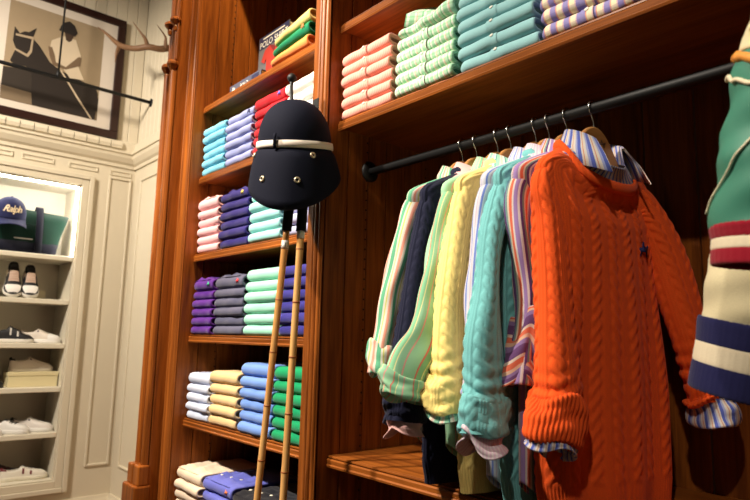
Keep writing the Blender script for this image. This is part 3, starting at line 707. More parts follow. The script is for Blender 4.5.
def body_grid(hem, W=0.225, d=0.034, neckw=0.078, nz=None, nphi=120, drop=0.05, folds=0.006, seed=0, tilt=0.0, hemflare=0.0, curve=0.0, step=0.005, dfront=None, z0=-0.108):
    """torso tube, rows from the neck opening down to the hem; local frame (across, front, up) below the rail"""
    rng = np.random.RandomState(seed)
    zt = [-0.108, -0.118, -0.132, -0.152, -0.170, -0.184, -0.205, -0.27, -0.36, -0.52, -0.66, hem]
    wt = [neckw, neckw+(W-neckw)*0.17, neckw+(W-neckw)*0.38, neckw+(W-neckw)*0.68, W-0.012, W-0.001, W, W-0.014, W-0.024, W-0.026, W-0.022, W-0.024+hemflare]
    dt = [0.052, 0.046, 0.040, 0.034, 0.030, 0.028, 0.030, d, d*1.05, d*1.08, d*1.05, d*1.0]
    n = nz or int((0-hem-0.1)/step)
    q = np.linspace(0, 1, n); zz = z0 + (hem-z0)*(q**1.12)
    w = np.interp(-zz, -np.array(zt), wt); dd = np.interp(-zz, -np.array(zt), dt)
    k = np.ones(3)/3
    w[3:-3] = np.convolve(w, k, 'same')[3:-3]; dd[3:-3] = np.convolve(dd, k, 'same')[3:-3]
    ph = np.linspace(0, 2*np.pi, nphi, endpoint=False)
    ca, sa = np.cos(ph), np.sin(ph)
    A = np.sign(ca)*np.abs(ca)**0.9; B = np.sign(sa)*np.abs(sa)**0.75
    a = w[:, None]*A[None]; df = np.where(B > 0, (dfront or d)/d, 1.0); b = dd[:, None]*(B*df)[None]
    t = sm((-zz-0.22)/0.5)[:, None]
    p = rng.uniform(0, 6.28, 4)
    b = b + folds*t*(np.sin(a*34+p[0]+zz[:, None]*2)+0.6*np.sin(a*61+p[1])) + tilt*(-a)*t
    z = zz[:, None] + 0*a
    f = np.clip(B, 0, 1)[None]*np.exp(-(np.clip(np.abs(a)-neckw, 0, 1)/0.05)**2)
    z = z - drop*f*np.clip(1-(-zz[:, None]-0.108)/0.26, 0, 1)**1.3
    if curve: z = z + curve*np.abs(A[None])**3*sm((-zz-(-hem-0.12))/0.12)[:, None]
    G = np.stack([a, b, z], -1)
    ref = G[n//2]; seg = np.linalg.norm(np.roll(ref, -1, 0)-ref, axis=1); u = np.concatenate([[0], np.cumsum(seg)[:-1]])
    U = np.broadcast_to(u[None], a.shape); Vv = np.broadcast_to(-zz[:, None], a.shape)
    return G, U, Vv
def sleeve_grid(st, nrow, nphi=48):
    """st rows: (across, front, up, half-width, half-thickness)"""
    S = smooth_path(st, nrow); C_ = S[:, :3]
    T = np.gradient(C_, axis=0); T /= np.linalg.norm(T, axis=1)[:, None]
    Bv = np.tile(np.array([0, 1.0, 0]), (nrow, 1)); Bv -= T*(Bv*T).sum(1)[:, None]; Bv /= np.linalg.norm(Bv, axis=1)[:, None]
    Av = np.cross(Bv, T)
    ph = np.linspace(0, 2*np.pi, nphi, endpoint=False)
    G = C_[:, None] + S[:, 3, None, None]*np.cos(ph)[None, :, None]*Av[:, None] + S[:, 4, None, None]*(np.sign(np.sin(ph))*np.abs(np.sin(ph))**0.85)[None, :, None]*Bv[:, None]
    ref = G[nrow//2]; seg = np.linalg.norm(np.roll(ref, -1, 0)-ref, axis=1); u = np.concatenate([[0], np.cumsum(seg)[:-1]])
    L_ = np.concatenate([[0], np.cumsum(np.linalg.norm(np.diff(C_, axis=0), axis=1))])
    i0 = int(nphi*0.375); u = u - u[i0] + 0.028 + 0.056*8
    U = np.broadcast_to(u[None], G.shape[:2]); Vv = np.broadcast_to(L_[:, None], G.shape[:2])
    return G, U, Vv, (C_, T, Av, Bv, S)
def emit(name, G, U, Vv, fr, mat, parent, h=None, amp=0.0, wrap=True, thick=0.0):
    if h is not None:
        N = normals_grid(G, wrap); c = G.mean(1, keepdims=True)
        s = np.sign(((G-c)*N).sum(-1).mean()) or 1; G = G + N*s*(h*amp)[..., None]
    nr, nc = G.shape[:2]; W_ = fr(G)
    P = W_.reshape(-1, 3); F = grid_faces(nr, nc, wrap); uv = np.stack([U, Vv], -1).reshape(-1, 2)
    o = mesh_obj(name, P, F, mat, parent, uv=uv)
    if thick:
        md = o.modifiers.new('thickness', 'SOLIDIFY'); md.thickness = thick; md.offset = -1
    return o
def cuff_roll(name, fr, info, i0, i1, kprof, mat, parent, seed=0, lump=0.10, nphi=72, h=None, amp=0.0, squash=1.0, twist=0.0, rep=4):
    """rolled or bunched cuff: closed cross-section carried round the sleeve end; kprof rows: (0..1 along i0..i1, scale)"""
    C_, T, Av, Bv, S = info; rng = np.random.RandomState(seed); p = rng.uniform(0, 6.28, 6)
    K_ = smooth_path(kprof, len(kprof)*rep); ph = np.linspace(0, 2*np.pi, nphi, endpoint=False); rows = []
    for s, k in K_:
        f = i0 + (i1-i0)*s; i = int(np.clip(math.floor(f), 0, len(C_)-2)); t = f-i
        c = C_[i]*(1-t)+C_[i+1]*t
        l = k*(1+lump*(np.sin(2*ph+p[0]+s*3)*0.5+np.sin(3*ph+p[1]-s*4)*0.4+np.sin(5*ph+p[2]+s*5)*0.22+np.sin(s*9+2*ph+p[5])*0.28+0.16*np.sin(s*16-3*ph+p[4])))
        off = lump*(0.05*np.sin(2*ph+p[3])+0.03*np.sin(3*ph+p[0]))[:, None]*T[i]
        rows.append(c + off + (S[i, 3]*l*np.cos(ph+twist*s))[:, None]*Av[i] + (S[i, 4]*l*np.sin(ph+twist*s)*squash)[:, None]*Bv[i])
    G = np.array(rows); U = np.broadcast_to((ph*S[int(min(i1, len(S)-1)), 3])[None], G.shape[:2]); Vv = np.broadcast_to(np.cumsum(np.full(len(G), 0.004))[:, None], G.shape[:2])
    hh = h(U, Vv) if h is not None else None
    return emit(name, G, U, Vv, fr, mat, parent, hh, amp)
ROLL = [(0.55, 0.80), (0.1, 0.90), (0.0, 1.08), (0.10, 1.17), (0.5, 1.18), (0.86, 1.16), (1.0, 1.04), (0.92, 0.86), (0.6, 0.80)]
FLARE = [(0.0, 0.72), (0.0, 0.78), (0.4, 0.85), (0.9, 0.95), (1.0, 0.96), (1.0, 0.90), (0.5, 0.80), (0.1, 0.72)]
def collar(name, fr, mat, parent, neckw=0.07, d=0.05, zc=-0.108, stand=0.036, fall=0.052, gap=0.62, point=0.028):
    m = 40; t = np.linspace(-1, 1, m); ang = t*(math.pi-gap) + math.pi*1.5          # starts and ends at the front
    a, b = np.cos(ang), np.sin(ang)
    fr_ = np.abs(t)**2.2
    base = np.stack([neckw*a, d*b, np.full(m, zc) - 0.035*fr_], -1)
    out = np.stack([a, b, 0*a], -1)
    top = base + np.array([0, 0, stand]) - out*0.006 + np.stack([0*t, 0*t, 0.006*(1-fr_)], -1)
    ridge = top + out*0.006 + np.array([0, 0, 0.003])
    end = base + out*(0.020+0.012*fr_)[:, None] + np.stack([np.sign(t)*0*t, point*fr_*1.0, stand-fall-0.018*fr_], -1)
    mid = (ridge+end)/2 + out*0.006
    G = np.stack([base, top, ridge, mid, end, end-out*0.003, mid-out*0.004, ridge-np.array([0, 0, 0.004])-out*0.001, top+out*0.003-np.array([0, 0, 0.004]), base+out*0.003], 0)
    U = np.broadcast_to((ang*0.07)[None], G.shape[:2]); Vv = np.broadcast_to(np.arange(10)[:, None]*0.02, G.shape[:2])
    W_ = fr(G); F = grid_faces(10, m, False).tolist(); n_ = 10*m
    F += [[(9*m)+j+1, (9*m)+j, j, j+1] for j in range(m-1)]
    return mesh_obj(name, W_.reshape(-1, 3), F, mat, parent, uv=np.stack([U, Vv], -1).reshape(-1, 2))
def neck_rib(fr, G, mat, parent):
    L0 = G[0]; cen = L0.mean(0); rows = []
    for a in np.linspace(0, 2*np.pi, 9, endpoint=False):
        o_ = L0-cen; o_ = o_/np.linalg.norm(o_[:, :2], axis=1)[:, None]; o_[:, 2] = 0
        rows.append(L0 + o_*(0.007*math.cos(a)+0.002) + np.array([0, 0, 0.013*math.sin(a)+0.002]))
    R_ = np.array(rows); seg = np.linalg.norm(np.roll(L0, -1, 0)-L0, axis=1); u = np.cumsum(seg)
    h = np.abs(np.sin(np.pi*u/0.006)); R_ = R_ + (R_-L0[None])*0.12*h[None, :, None]
    nr, nc = R_.shape[:2]; F = grid_faces(nr, nc).tolist() + [[(nr-1)*nc+j, (nr-1)*nc+(j+1) % nc, (j+1) % nc, j] for j in range(nc)]
    return mesh_obj('neckband', fr(R_).reshape(-1, 3), F, mat, parent, uv=np.zeros((nr*nc, 2)))

def sweater(label, X, mat, st, hem=-0.93, yaw=0.0, seed=0, hi=True, tilt=0.0, d=0.034, far=None, cuff=(0.85, 1.0), lump=0.14, group='cable knit sweaters on the rail', emblem=None, dfront=None, drop=0.05, amp=0.0054, W=0.225, folds=0.005, cuffrib=0.0, neckw=0.078, squash=1.0, cuffz=None, z0=-0.108):
    fr = frame_of((X, BY, BZ), yaw)
    s = thing('cable_knit_sweater', label, 'sweater', (X, BY, BZ+hem), group)
    G, U, V_ = body_grid(hem, W=W, d=d, nphi=300 if hi else 150, step=0.0042 if hi else 0.008, drop=drop, seed=seed, tilt=tilt, folds=folds, dfront=dfront, neckw=neckw, z0=z0)
    ribz = sm((V_-(-hem-0.062))/0.006); fade = sm((V_-0.13)/0.05)
    h = cable(U, V_)*(1-ribz)*(0.25+0.75*fade) + ribz*ribs(U, V_)*0.45
    G2 = G.copy(); c2 = 1-0.05*sm((V_-(-hem-0.06))/0.06); G2[..., 0] *= c2
    emit('body', G2, U, V_, fr, mat, s, h, amp)
    neck_rib(fr, G, mat, s)
    for side, stt in ((1, st), (-1, far or [(-min(a, 0.235), b, c, e, f) for a, b, c, e, f in st])):
        near = side == 1 or far is not None
        nr = 190 if near else 40; Gs, Us, Vs, info = sleeve_grid(stt, nr, 132 if near else 30)
        L_ = Vs.max(); i1 = nr-1
        hh = cable(Us, Vs)*sm(Vs/0.05)
        ph_ = np.linspace(0, 2*np.pi, Gs.shape[1], endpoint=False)[None]; Nn_ = normals_grid(Gs); sg_ = np.sign(((Gs-Gs.mean(1, keepdims=True))*Nn_).sum(-1).mean())
        wr_ = 0.0032*np.exp(-((L_-Vs-0.085)/0.05)**2)*np.sin(Vs*2*np.pi/0.034+2.2*np.sin(ph_+seed)+1.2*np.sin(2*ph_)) + 0.0022*np.sin(Vs*19+2*ph_+seed)
        emit('sleeve', Gs+Nn_*sg_*wr_[..., None], Us, Vs, fr, mat, s, hh, amp)
        cuff = ((np.argmin(np.abs(info[0][:, 2]-cuffz))+0.0)/nr, 1.0) if cuffz else cuff
        cuff_roll('rolled_cuff', fr, info, nr*cuff[0], (nr-1)*cuff[1], ROLL, mat, s, seed+side, lump, 220 if near else 40, (lambda u, v: np.abs(np.sin(np.pi*u/0.0105))**0.8) if cuffrib else (lambda u, v: cable(u+0.02, v*1.0)), cuffrib or amp*0.45, squash, rep=7 if near else 4)
        if side == 1: s_info = info
    if emblem:
        ev, ef = emblem_geo(0.036)
        q = np.argmin(np.abs(G[G.shape[0]//2, :, 0]-emblem[0]) + (G[G.shape[0]//2, :, 1] < 0)*9); r = np.argmin(np.abs(G[:, q, 2]-emblem[1]))
        c = G2[r, q]; e2 = np.stack([-ev[:, 0]*1.0, -ev[:, 1]*1.0 + 0.0065, ev[:, 2]], -1); mesh_obj('emblem', fr(c+e2), ef, EM['navy'], s)
    return s, s_info
def shirt(label, X, mat, st=None, hem=-0.92, yaw=0.0, seed=0, far=None, cuffmat=None, cuff=(0.86, 1.0), lump=0.16, collarmat=None, W=0.220, d=0.026, tilt=0.0, inside=None, cprof=None, crange=None, group='striped shirts on the rail', curve=0.06, drop=0.02, folds=0.006, squash=1.15, neckw=0.070, colkw=None, buttons=True, cuffz=None):
    """a button shirt; inside = sleeve frames of the sweater it is worn under (then only its cuffs leave the sleeves)"""
    fr = frame_of((X, BY, BZ), yaw)
    s = thing('button_shirt', label, 'shirt', (X, BY, BZ+hem), group)
    G, U, V_ = body_grid(hem, W=W, d=d, nphi=110, step=0.009, drop=drop, seed=seed, tilt=tilt, folds=folds, curve=curve, neckw=neckw)
    emit('body', G, U, V_, fr, mat, s, thick=0.0015)
    collar('collar', fr, collarmat or mat, s, **(colkw or {}))
    if st is not None:
        for side, stt in ((1, st), (-1, far or [(-min(a, 0.235), b, c, e, f) for a, b, c, e, f in st])):
            nr = 60; Gs, Us, Vs, info = sleeve_grid(stt, nr, 48)
            rng = np.random.RandomState(seed+side); p = rng.uniform(0, 6, 3); ph = np.linspace(0, 2*np.pi, 48, endpoint=False)
            N = normals_grid(Gs); wr = (np.sin(Vs*24+2*ph[None]+p[0])*0.6+np.sin(Vs*41-3*ph[None]+p[1])*0.4+0.5*np.sin(ph[None]*4+p[2]))*0.004*sm(Vs/0.1)
            cG = Gs.mean(1, keepdims=True); sg = np.sign(((Gs-cG)*N).sum(-1).mean())
            emit('sleeve', Gs+N*sg*wr[..., None], Us, Vs, fr, mat, s, thick=0.001)
            cuff = ((np.argmin(np.abs(info[0][:, 2]-cuffz))+0.0)/nr, 1.0) if cuffz else cuff
            cuff_roll('cuff', fr, info, nr*cuff[0], (nr-1)*cuff[1], cprof or ROLL, cuffmat or mat, s, seed+side, lump, 64, squash=squash)
    if inside is not None:
        nr = len(inside[0]); c0, c1 = crange or (0.93, 1.10)
        ext = extend(inside, 30); cuff_roll('cuff', fr, ext, (nr-1)*c0, (nr-1)*c1, cprof or FLARE, cuffmat or mat, s, seed, lump, 72, squash=squash)
    return s
def extend(info, k):
    C_, T, Av, Bv, S = info
    d_ = (C_[-1]-C_[-2]); Ce = np.vstack([C_]+[C_[-1]+d_*(j+1) for j in range(k)])
    rep = lambda A: np.vstack([A]+[A[-1]]*k)
    return Ce, rep(T), rep(Av), rep(Bv), rep(S)
def hanger(X, yaw, label, P=None, group="wooden hangers on the rail"):
    P = P or (X, BY, BZ); fr = frame_of(P, yaw)
    h = thing('wooden_hanger', label, 'hanger', (P[0], P[1], P[2]-0.2), group)
    t = np.linspace(-1, 1, 33); A = t*0.19
    topz = -0.062 - 0.120*np.abs(t)**1.15 + 0.022*np.exp(-(A/0.045)**2)*0 - 0.0
    topz = np.where(np.abs(A) < 0.06, -0.050-0.036*(np.abs(A)/0.06)**2.2, -0.086-0.160*((np.abs(A)-0.06)/0.13)**1.0)
    botz = -0.125 - 0.135*np.abs(t)**1.3
    pts = [(a, z) for a, z in zip(A, topz)] + [(a, z) for a, z in zip(A[::-1], botz[::-1])]
    nb = len(pts); rows = []
    for off, ins in ((-0.007, 0.004), (-0.0045, 0.0), (0.0045, 0.0), (0.007, 0.004)):
        mid = (topz+botz)/2; q = []
        for i, (a, z) in enumerate(pts):
            j = i if i < 33 else 65-i; m_ = mid[j]; q.append((a*(1-ins*2), off + 0.10*a*a*-1 + 0.0, z + (ins if z < m_ else -ins)))
        rows.append(q)
    V = np.array(rows).reshape(-1, 3); F = grid_faces(4, nb, True).tolist()
    for r, rev in ((0, False), (3, True)):
        for i in range(32):
            f = [r*nb+i, r*nb+i+1, r*nb+64-i, r*nb+65-i]; F.append(f if not rev else f[::-1])
    mesh_obj('shoulder_bar', fr(V), F, HANGW, h, smooth=False)
    ev, ef = emblem_geo(0.030); mesh_obj('stamp', fr(np.stack([-ev[:, 0]-0.02, -ev[:, 1]+0.0062, ev[:, 2]*0.6-0.088], -1)), ef, plain('stamp_ink', (84, 48, 24), 0.6), h)
    R_ = 0.0195
    hook = [(0, 0, -0.056), (0, 0, -0.045), (0.002, 0, -0.035), (0.006, 0, -0.025), (0.012, 0, -0.016)] + [(R_*math.cos(x_)*1.0+0.0, 0, R_*math.sin(x_)) for x_ in np.radians(np.linspace(-32, 190, 16))]
    V, F = tube_geo(smooth_path(hook, 44), 0.0019, 8); mesh_obj('hook', fr(V), F, CHROME, h)
HXS = [-1.146, -1.093, -1.018, -0.974, -0.894, -0.854, -0.802, -0.730]
YAWS = [0.02, 0.0, 0.03, 0.0, 0.02, 0.0, 0.03, math.radians(5)]
for i, nm in enumerate(('green and pink striped shirt', 'navy sweater', 'green shirt with pink stripes', 'yellow sweater', 'white shirt with blue stripes', 'teal sweater', 'purple and coral striped shirt', 'orange sweater')):
    hanger(HXS[i], YAWS[i], 'wooden hanger with steel hook holding the '+nm)

KN = lambda n_, c: cloth('knit_'+n_, c, 420, 0.08, 0.5, 0.14)
ORANGE, TEAL, YELLOW, NAVY = KN('orange', (244, 92, 34)), KN('teal', (120, 190, 192)), KN('yellow', (252, 224, 138)), KN('navy', (24, 26, 48))
S_A = stripes('stripe_green_pink_white', [(0.010, (92, 164, 128)), (0.005, (204, 198, 184)), (0.006, (216, 146, 128)), (0.006, (204, 198, 184)), (0.003, (186, 182, 96)), (0.005, (204, 198, 184))])
S_C = stripes('stripe_green', [(0.020, (154, 204, 164)), (0.003, (220, 160, 150)), (0.012, (150, 200, 164)), (0.002, (226, 220, 160)), (0.010, (126, 182, 142)), (0.003, (214, 116, 104))])
S_D = stripes('stripe_mint_multi', [(0.010, (150, 206, 176)), (0.004, (222, 216, 202)), (0.004, (238, 196, 180)), (0.006, (240, 240, 220)), (0.004, (90, 160, 150))])
S_E = stripes('stripe_white_blue', [(0.008, (200, 200, 212)), (0.004, (110, 130, 200)), (0.005, (200, 198, 208)), (0.002, (190, 160, 180))])
S_F = stripes('stripe_lilac_white', [(0.005, (214, 188, 206)), (0.004, (222, 212, 216))])
S_G = stripes('stripe_purple_coral', [(0.009, (160, 130, 186)), (0.004, (222, 208, 202)), (0.007, (226, 110, 84)), (0.004, (222, 204, 180)), (0.005, (120, 150, 150)), (0.006, (96, 64, 120)), (0.005, (222, 206, 206))])
S_G2 = stripes('stripe_purple_coral_cuff', [(0.006, (104, 68, 114)), (0.002, (222, 198, 184)), (0.004, (216, 108, 80)), (0.003, (218, 176, 150)), (0.004, (140, 112, 160))], axis=1)
S_H = stripes('stripe_blue_white', [(0.006, (84, 98, 178)), (0.003, (206, 198, 190)), (0.0015, (200, 134, 104)), (0.0045, (206, 198, 190)), (0.004, (150, 158, 204))])
PINKC = cloth('pink_chambray', (226, 176, 172))

def sl(rows, kx, n0=0.0, n1=0.010):
    """near sleeve from rows (z, aisle edge, inner edge, half-thickness); kx = how much of the thickness shows from the aisle"""
    out = [(0.120, n0, -0.195, 0.034, 0.018), (0.178, n0, -0.225, 0.046, 0.022)]
    m = len(rows)
    for i, (z, l, r, t) in enumerate(rows):
        e = (l-r)/2; w = math.sqrt(max((e*0.55)**2, e*e-(t*kx)**2)); out.append(((l+r)/2, n0+(n1-n0)*i/(m-1), z, w, t))
    return out
# A green and pink striped shirt
shirt('green, pink and white striped shirt hanging leftmost on the rail', HXS[0], S_A, sl([(-0.30, 0.264, 0.185, 0.026), (-0.43, 0.302, 0.236, 0.024), (-0.53, 0.325, 0.258, 0.024), (-0.60, 0.345, 0.275, 0.026), (-0.655, 0.350, 0.272, 0.028)], 0.9), hem=-0.86, yaw=YAWS[0], seed=3, cuffz=-0.585, lump=0.16)
# B navy sweater over a pink shirt
sB, iB = sweater('dark navy cable knit sweater between two green striped shirts', HXS[1], NAVY, sl([(-0.30, 0.252, 0.165, 0.026), (-0.45, 0.29, 0.20, 0.026), (-0.60, 0.32, 0.222, 0.028), (-0.70, 0.335, 0.215, 0.032), (-0.765, 0.346, 0.215, 0.034)], 0.95), hem=-0.925, yaw=YAWS[1], seed=4, d=0.024, hi=False, cuffz=-0.70)
shirt('pink chambray shirt worn under the navy sweater, its cuff hanging out', HXS[1], PINKC, None, hem=-0.88, seed=5, inside=iB, crange=(0.96, 1.075), W=0.205, d=0.018, lump=0.20, cprof=FLARE)
# C green shirt
shirt('light green shirt with thin pink stripes beside the yellow sweater', HXS[2], S_C, sl([(-0.305, 0.263, 0.19, 0.024), (-0.44, 0.293, 0.205, 0.024), (-0.57, 0.345, 0.225, 0.026), (-0.64, 0.400, 0.268, 0.028), (-0.705, 0.420, 0.290, 0.030)], 1.0), hem=-0.88, yaw=YAWS[2], seed=6, cuffz=-0.66, lump=0.14)
# D yellow sweater over a green striped shirt
sD, iD = sweater('yellow cable knit sweater with rolled cuffs', HXS[3], YELLOW, sl([(-0.31, 0.262, 0.175, 0.026), (-0.44, 0.290, 0.198, 0.028), (-0.55, 0.306, 0.198, 0.030), (-0.66, 0.320, 0.199, 0.034), (-0.735, 0.335, 0.205, 0.036)], 1.06), hem=-0.925, yaw=YAWS[3], seed=7, d=0.026, cuffz=-0.665, lump=0.15)
shirt('mint striped shirt worn under the yellow sweater, collar and cuff showing', HXS[3], S_D, None, hem=-0.88, seed=8, inside=iD, crange=(0.97, 1.035), W=0.205, d=0.02)
# E white and blue striped shirt
shirt('white shirt with pale blue stripes between the yellow and teal sweaters', HXS[4], S_E, sl([(-0.31, 0.255, 0.18, 0.02), (-0.44, 0.276, 0.20, 0.02), (-0.55, 0.285, 0.215, 0.02), (-0.66, 0.285, 0.205, 0.022), (-0.70, 0.285, 0.20, 0.022)], 1.1), hem=-0.930, yaw=YAWS[4], seed=9, cuffz=-0.63)
# F teal sweater over a lilac shirt
sF, iF_ = sweater('teal cable knit sweater with a wide rolled cuff', HXS[5], TEAL, sl([(-0.32, 0.278, 0.20, 0.026), (-0.45, 0.305, 0.222, 0.028), (-0.57, 0.336, 0.222, 0.030), (-0.68, 0.342, 0.208, 0.034), (-0.765, 0.360, 0.205, 0.036)], 1.2), hem=-0.928, yaw=YAWS[5], seed=10, d=0.026, lump=0.11, cuffz=-0.69)
shirt('lilac striped shirt worn under the teal sweater, cuff bunched below', HXS[5], S_F, None, hem=-0.89, seed=11, inside=iF_, crange=(0.97, 1.06), W=0.205, d=0.02, lump=0.26)
# G purple and coral striped shirt
shirt('purple, coral and white striped shirt beside the orange sweater', HXS[6], S_G, sl([(-0.30, 0.248, 0.15, 0.026), (-0.45, 0.222, 0.125, 0.026), (-0.54, 0.226, 0.150, 0.024), (-0.60, 0.250, 0.158, 0.026), (-0.665, 0.268, 0.157, 0.028)], 1.3), hem=-0.93, yaw=YAWS[6], seed=12, cuffmat=S_G2, cuffz=-0.515, lump=0.26)
# H orange sweater over a blue striped shirt
far = [(-0.120, 0, -0.195, 0.040, 0.03), (-0.178, 0.01, -0.235, 0.056, 0.040), (-0.205, 0.035, -0.31, 0.058, 0.042), (-0.218, 0.065, -0.42, 0.056, 0.042), (-0.228, 0.10, -0.57, 0.052, 0.040), (-0.238, 0.13, -0.70, 0.050, 0.040)]
near = sl([(-0.30, 0.240, 0.130, 0.030), (-0.45, 0.240, 0.116, 0.034), (-0.55, 0.247, 0.108, 0.036), (-0.62, 0.258, 0.106, 0.038), (-0.70, 0.270, 0.108, 0.040)], 1.5, 0.0, 0.02) + [(0.215, 0.025, -0.775, 0.064, 0.040)]
sH, iH = sweater('orange cable knit sweater facing the aisle with a small navy emblem', HXS[7], ORANGE, near, hem=-0.928, yaw=YAWS[7], seed=14, d=0.04, dfront=0.052, far=far, cuffz=-0.685, lump=0.13, z0=-0.124, emblem=(-0.10, -0.345), drop=0.098, tilt=0.16, cuffrib=0.004, neckw=0.100, W=0.214)
sh = shirt('blue and white striped shirt worn under the orange sweater', HXS[7], S_H, None, hem=-0.930, yaw=YAWS[7], seed=15, inside=iH, crange=(0.965, 1.03), W=0.205, d=0.03, tilt=0.16, drop=0.05, neckw=0.085, colkw=dict(neckw=0.088, d=0.056, zc=-0.112, stand=0.044, fall=0.076, point=0.030, gap=0.70))
fr = frame_of((HXS[7], BY, BZ), YAWS[7])
Gs, Us, Vs, infoF = sleeve_grid(far, 60, 40); ext = extend(infoF, 20)
cuff_roll('cuff', fr, ext, 57, 63.5, [(0.0, 0.80), (0.0, 0.9), (0.4, 1.0), (0.9, 1.12), (1.0, 1.12), (1.0, 1.05), (0.5, 0.95), (0.1, 0.80)], S_H, sh, 3, 0.16, 72, squash=1.2)

# ------------------------------------------------------------------ jackets at the right edge
SATIN = plain('green_satin', (62, 132, 110), 0.55, bump=0.25, bscale=25); CRIM = cloth('rib_crimson', (150, 20, 40), 500); RIBW = cloth('rib_white', (236, 220, 190), 500); RIBN = cloth('rib_navy', (34, 34, 78), 500)
CRW = cloth('cream_wool', (226, 212, 172), 400); EMBO = plain('embroidery_orange', (230, 150, 60), 0.6); EMBC = plain('embroidery_cream', (240, 224, 190), 0.6)
def jacket(label, P, mat, chestmat, cuffm, stripem, st, seed, body=True):
    fr = frame_of(P, math.radians(90+0)); j = thing('varsity_jacket', label, 'jacket', (P[0], P[1], P[2]-0.7), 'jackets at the right end')
    Gb, U, V_ = body_grid(-0.74, W=0.25, d=0.07, nphi=90, step=0.01, drop=0.03, seed=seed, folds=0.005, neckw=0.085); emit('body', Gb, U, V_, fr, chestmat, j, thick=0.003)
    for side in (1, -1):
        stt = st if side == 1 else [(-a, b, c, e, f) for a, b, c, e, f in st]
        Gs, Us, Vs, info = sleeve_grid(stt, 90, 48); ph = np.linspace(0, 2*np.pi, 48, endpoint=False)
        N = normals_grid(Gs); cG = Gs.mean(1, keepdims=True); sg = np.sign(((Gs-cG)*N).sum(-1).mean())
        wr = 0.0028*(np.sin(Vs*60+2*ph[None]+seed)+0.7*np.sin(Vs*105-3*ph[None]))*sm(Vs/0.15)
        GG = Gs+N*sg*wr[..., None]; emit('sleeve', GG[:83], Us[:83], Vs[:83], fr, mat, j, thick=0.002)
        ext = extend(info, 20)
        prof = lambda s0, s1, k: [(s0, k*0.93), (s0, k), (s0*0.5+s1*0.5, k*1.01), (s1, k), (s1, k*0.93), (s0*0.5+s1*0.5, k*0.92)]
        for nm, m, s0, s1 in (('cuff', cuffm, 0.0, 0.36), ('cuff_stripe', stripem, 0.36, 0.64), ('cuff', cuffm, 0.64, 1.0)):
            cuff_roll(nm, fr, ext, 80, 104, prof(s0, s1, 1.05), m, j, seed, 0.0, 120, lambda u, v: np.abs(np.sin(np.pi*u/0.006)), 0.0012)
    return j, fr
st1 = [(0.12, 0, -0.14, 0.06, 0.05), (0.20, 0.0, -0.19, 0.088, 0.07), (0.245, 0.0, -0.28, 0.088, 0.072), (0.275, 0.0, -0.40, 0.085, 0.07), (0.292, 0.0, -0.46, 0.080, 0.067), (0.296, 0.0, -0.50, 0.074, 0.062)]

arm = thing('face_out_arm', 'black metal arm projecting from the cabinet beyond the right edge', 'rail', (0.05, 1.0, 2.10))
tube('bar', [(0.05, 1.195, 2.07), (0.05, 1.0, 2.07), (0.05, 0.86, 2.07), (0.05, 0.85, 2.08)], 0.008, BLACKM, arm, 10)
box('mount_plate', 0.02, 0.08, 1.185, 1.193, 2.03, 2.11, BLACKM, arm, 0.002)
P1, P2 = (0.05, 0.93, 2.06), (0.047, 1.09, 2.06)
hanger(0, math.radians(90), 'wooden hanger of the green satin jacket', P1, 'hangers of the jackets'); hanger(0, math.radians(90), 'wooden hanger of the cream and navy jacket', P2, 'hangers of the jackets')
st1 = [(a+0.004, b, c-0.06, e, f) for a, b, c, e, f in st1]
jk, jf = jacket('green satin jacket with crimson and white striped knit cuffs', P1, SATIN, SATIN, CRIM, RIBW, st1, 3)
st2 = [(0.12, 0, -0.20, 0.06, 0.05), (0.20, 0.0, -0.25, 0.085, 0.065), (0.26, 0.0, -0.34, 0.085, 0.065), (0.325, 0.0, -0.48, 0.080, 0.062), (0.375, 0.0, -0.62, 0.074, 0.058), (0.395, 0.0, -0.705, 0.068, 0.055)]
jacket('cream and navy wool jacket with navy and cream striped cuffs', P2, CRW, RIBN, RIBN, RIBW, st2, 5)
# embroidery on the green sleeve: orange ribbon band, cream flower and seam piping laid over the cloth
G1, U1, V1, in1 = sleeve_grid(st1, 90, 48); Nn = normals_grid(G1); sg = np.sign(((G1-G1.mean(1, keepdims=True))*Nn).sum(-1).mean())
wr = 0.0028*(np.sin(V1*60+2*np.linspace(0, 2*np.pi, 48, endpoint=False)[None]+3)+0.7*np.sin(V1*105-3*np.linspace(0, 2*np.pi, 48, endpoint=False)[None]))*sm(V1/0.15)
G1 = G1+Nn*sg*wr[..., None]
def on_sleeve(r, c, out=0.0025):
    i = int(np.clip(r, 0, 89)); return G1[i, int(c) % 48] + Nn[i, int(c) % 48]*sg*out
def sleeve_line(name, rc, rad, mat):
    P = np.array([on_sleeve(r, c) for r, c in rc]); V, F = tube_geo(smooth_path(P, len(rc)*6), rad, 8); mesh_obj(name, jf(V), F, mat, jk)
emit('sleeve_panel', (G1+Nn*sg*0.0016)[:34], U1[:34], V1[:34], jf, CRW, jk, thick=0.001)
# column facing the camera: front of the sleeve, towards the left edge
sleeve_line('piping', [(42+k*3.2, 13+k*0.9) for k in range(11)], 0.0016, EMBC)
sleeve_line('embroidered_band', [(38-k*0.5, 11+k*1.4) for k in range(10)], 0.006, EMBO)
sleeve_line('embroidered_band', [(42-k*0.5, 11+k*1.4) for k in range(10)], 0.003, EMBC)
for k in range(6):
    a = k*math.pi/3; sleeve_line('petal', [(28+0.6*math.cos(a), 18+0.3*math.sin(a)), (28+2.0*math.cos(a), 18+1.2*math.sin(a)), (28+3.2*math.cos(a), 18+1.9*math.sin(a))], 0.003, EMBC)
sleeve_line('flower_centre', [(27.2, 18), (28, 18), (29, 18)], 0.004, EMBO)

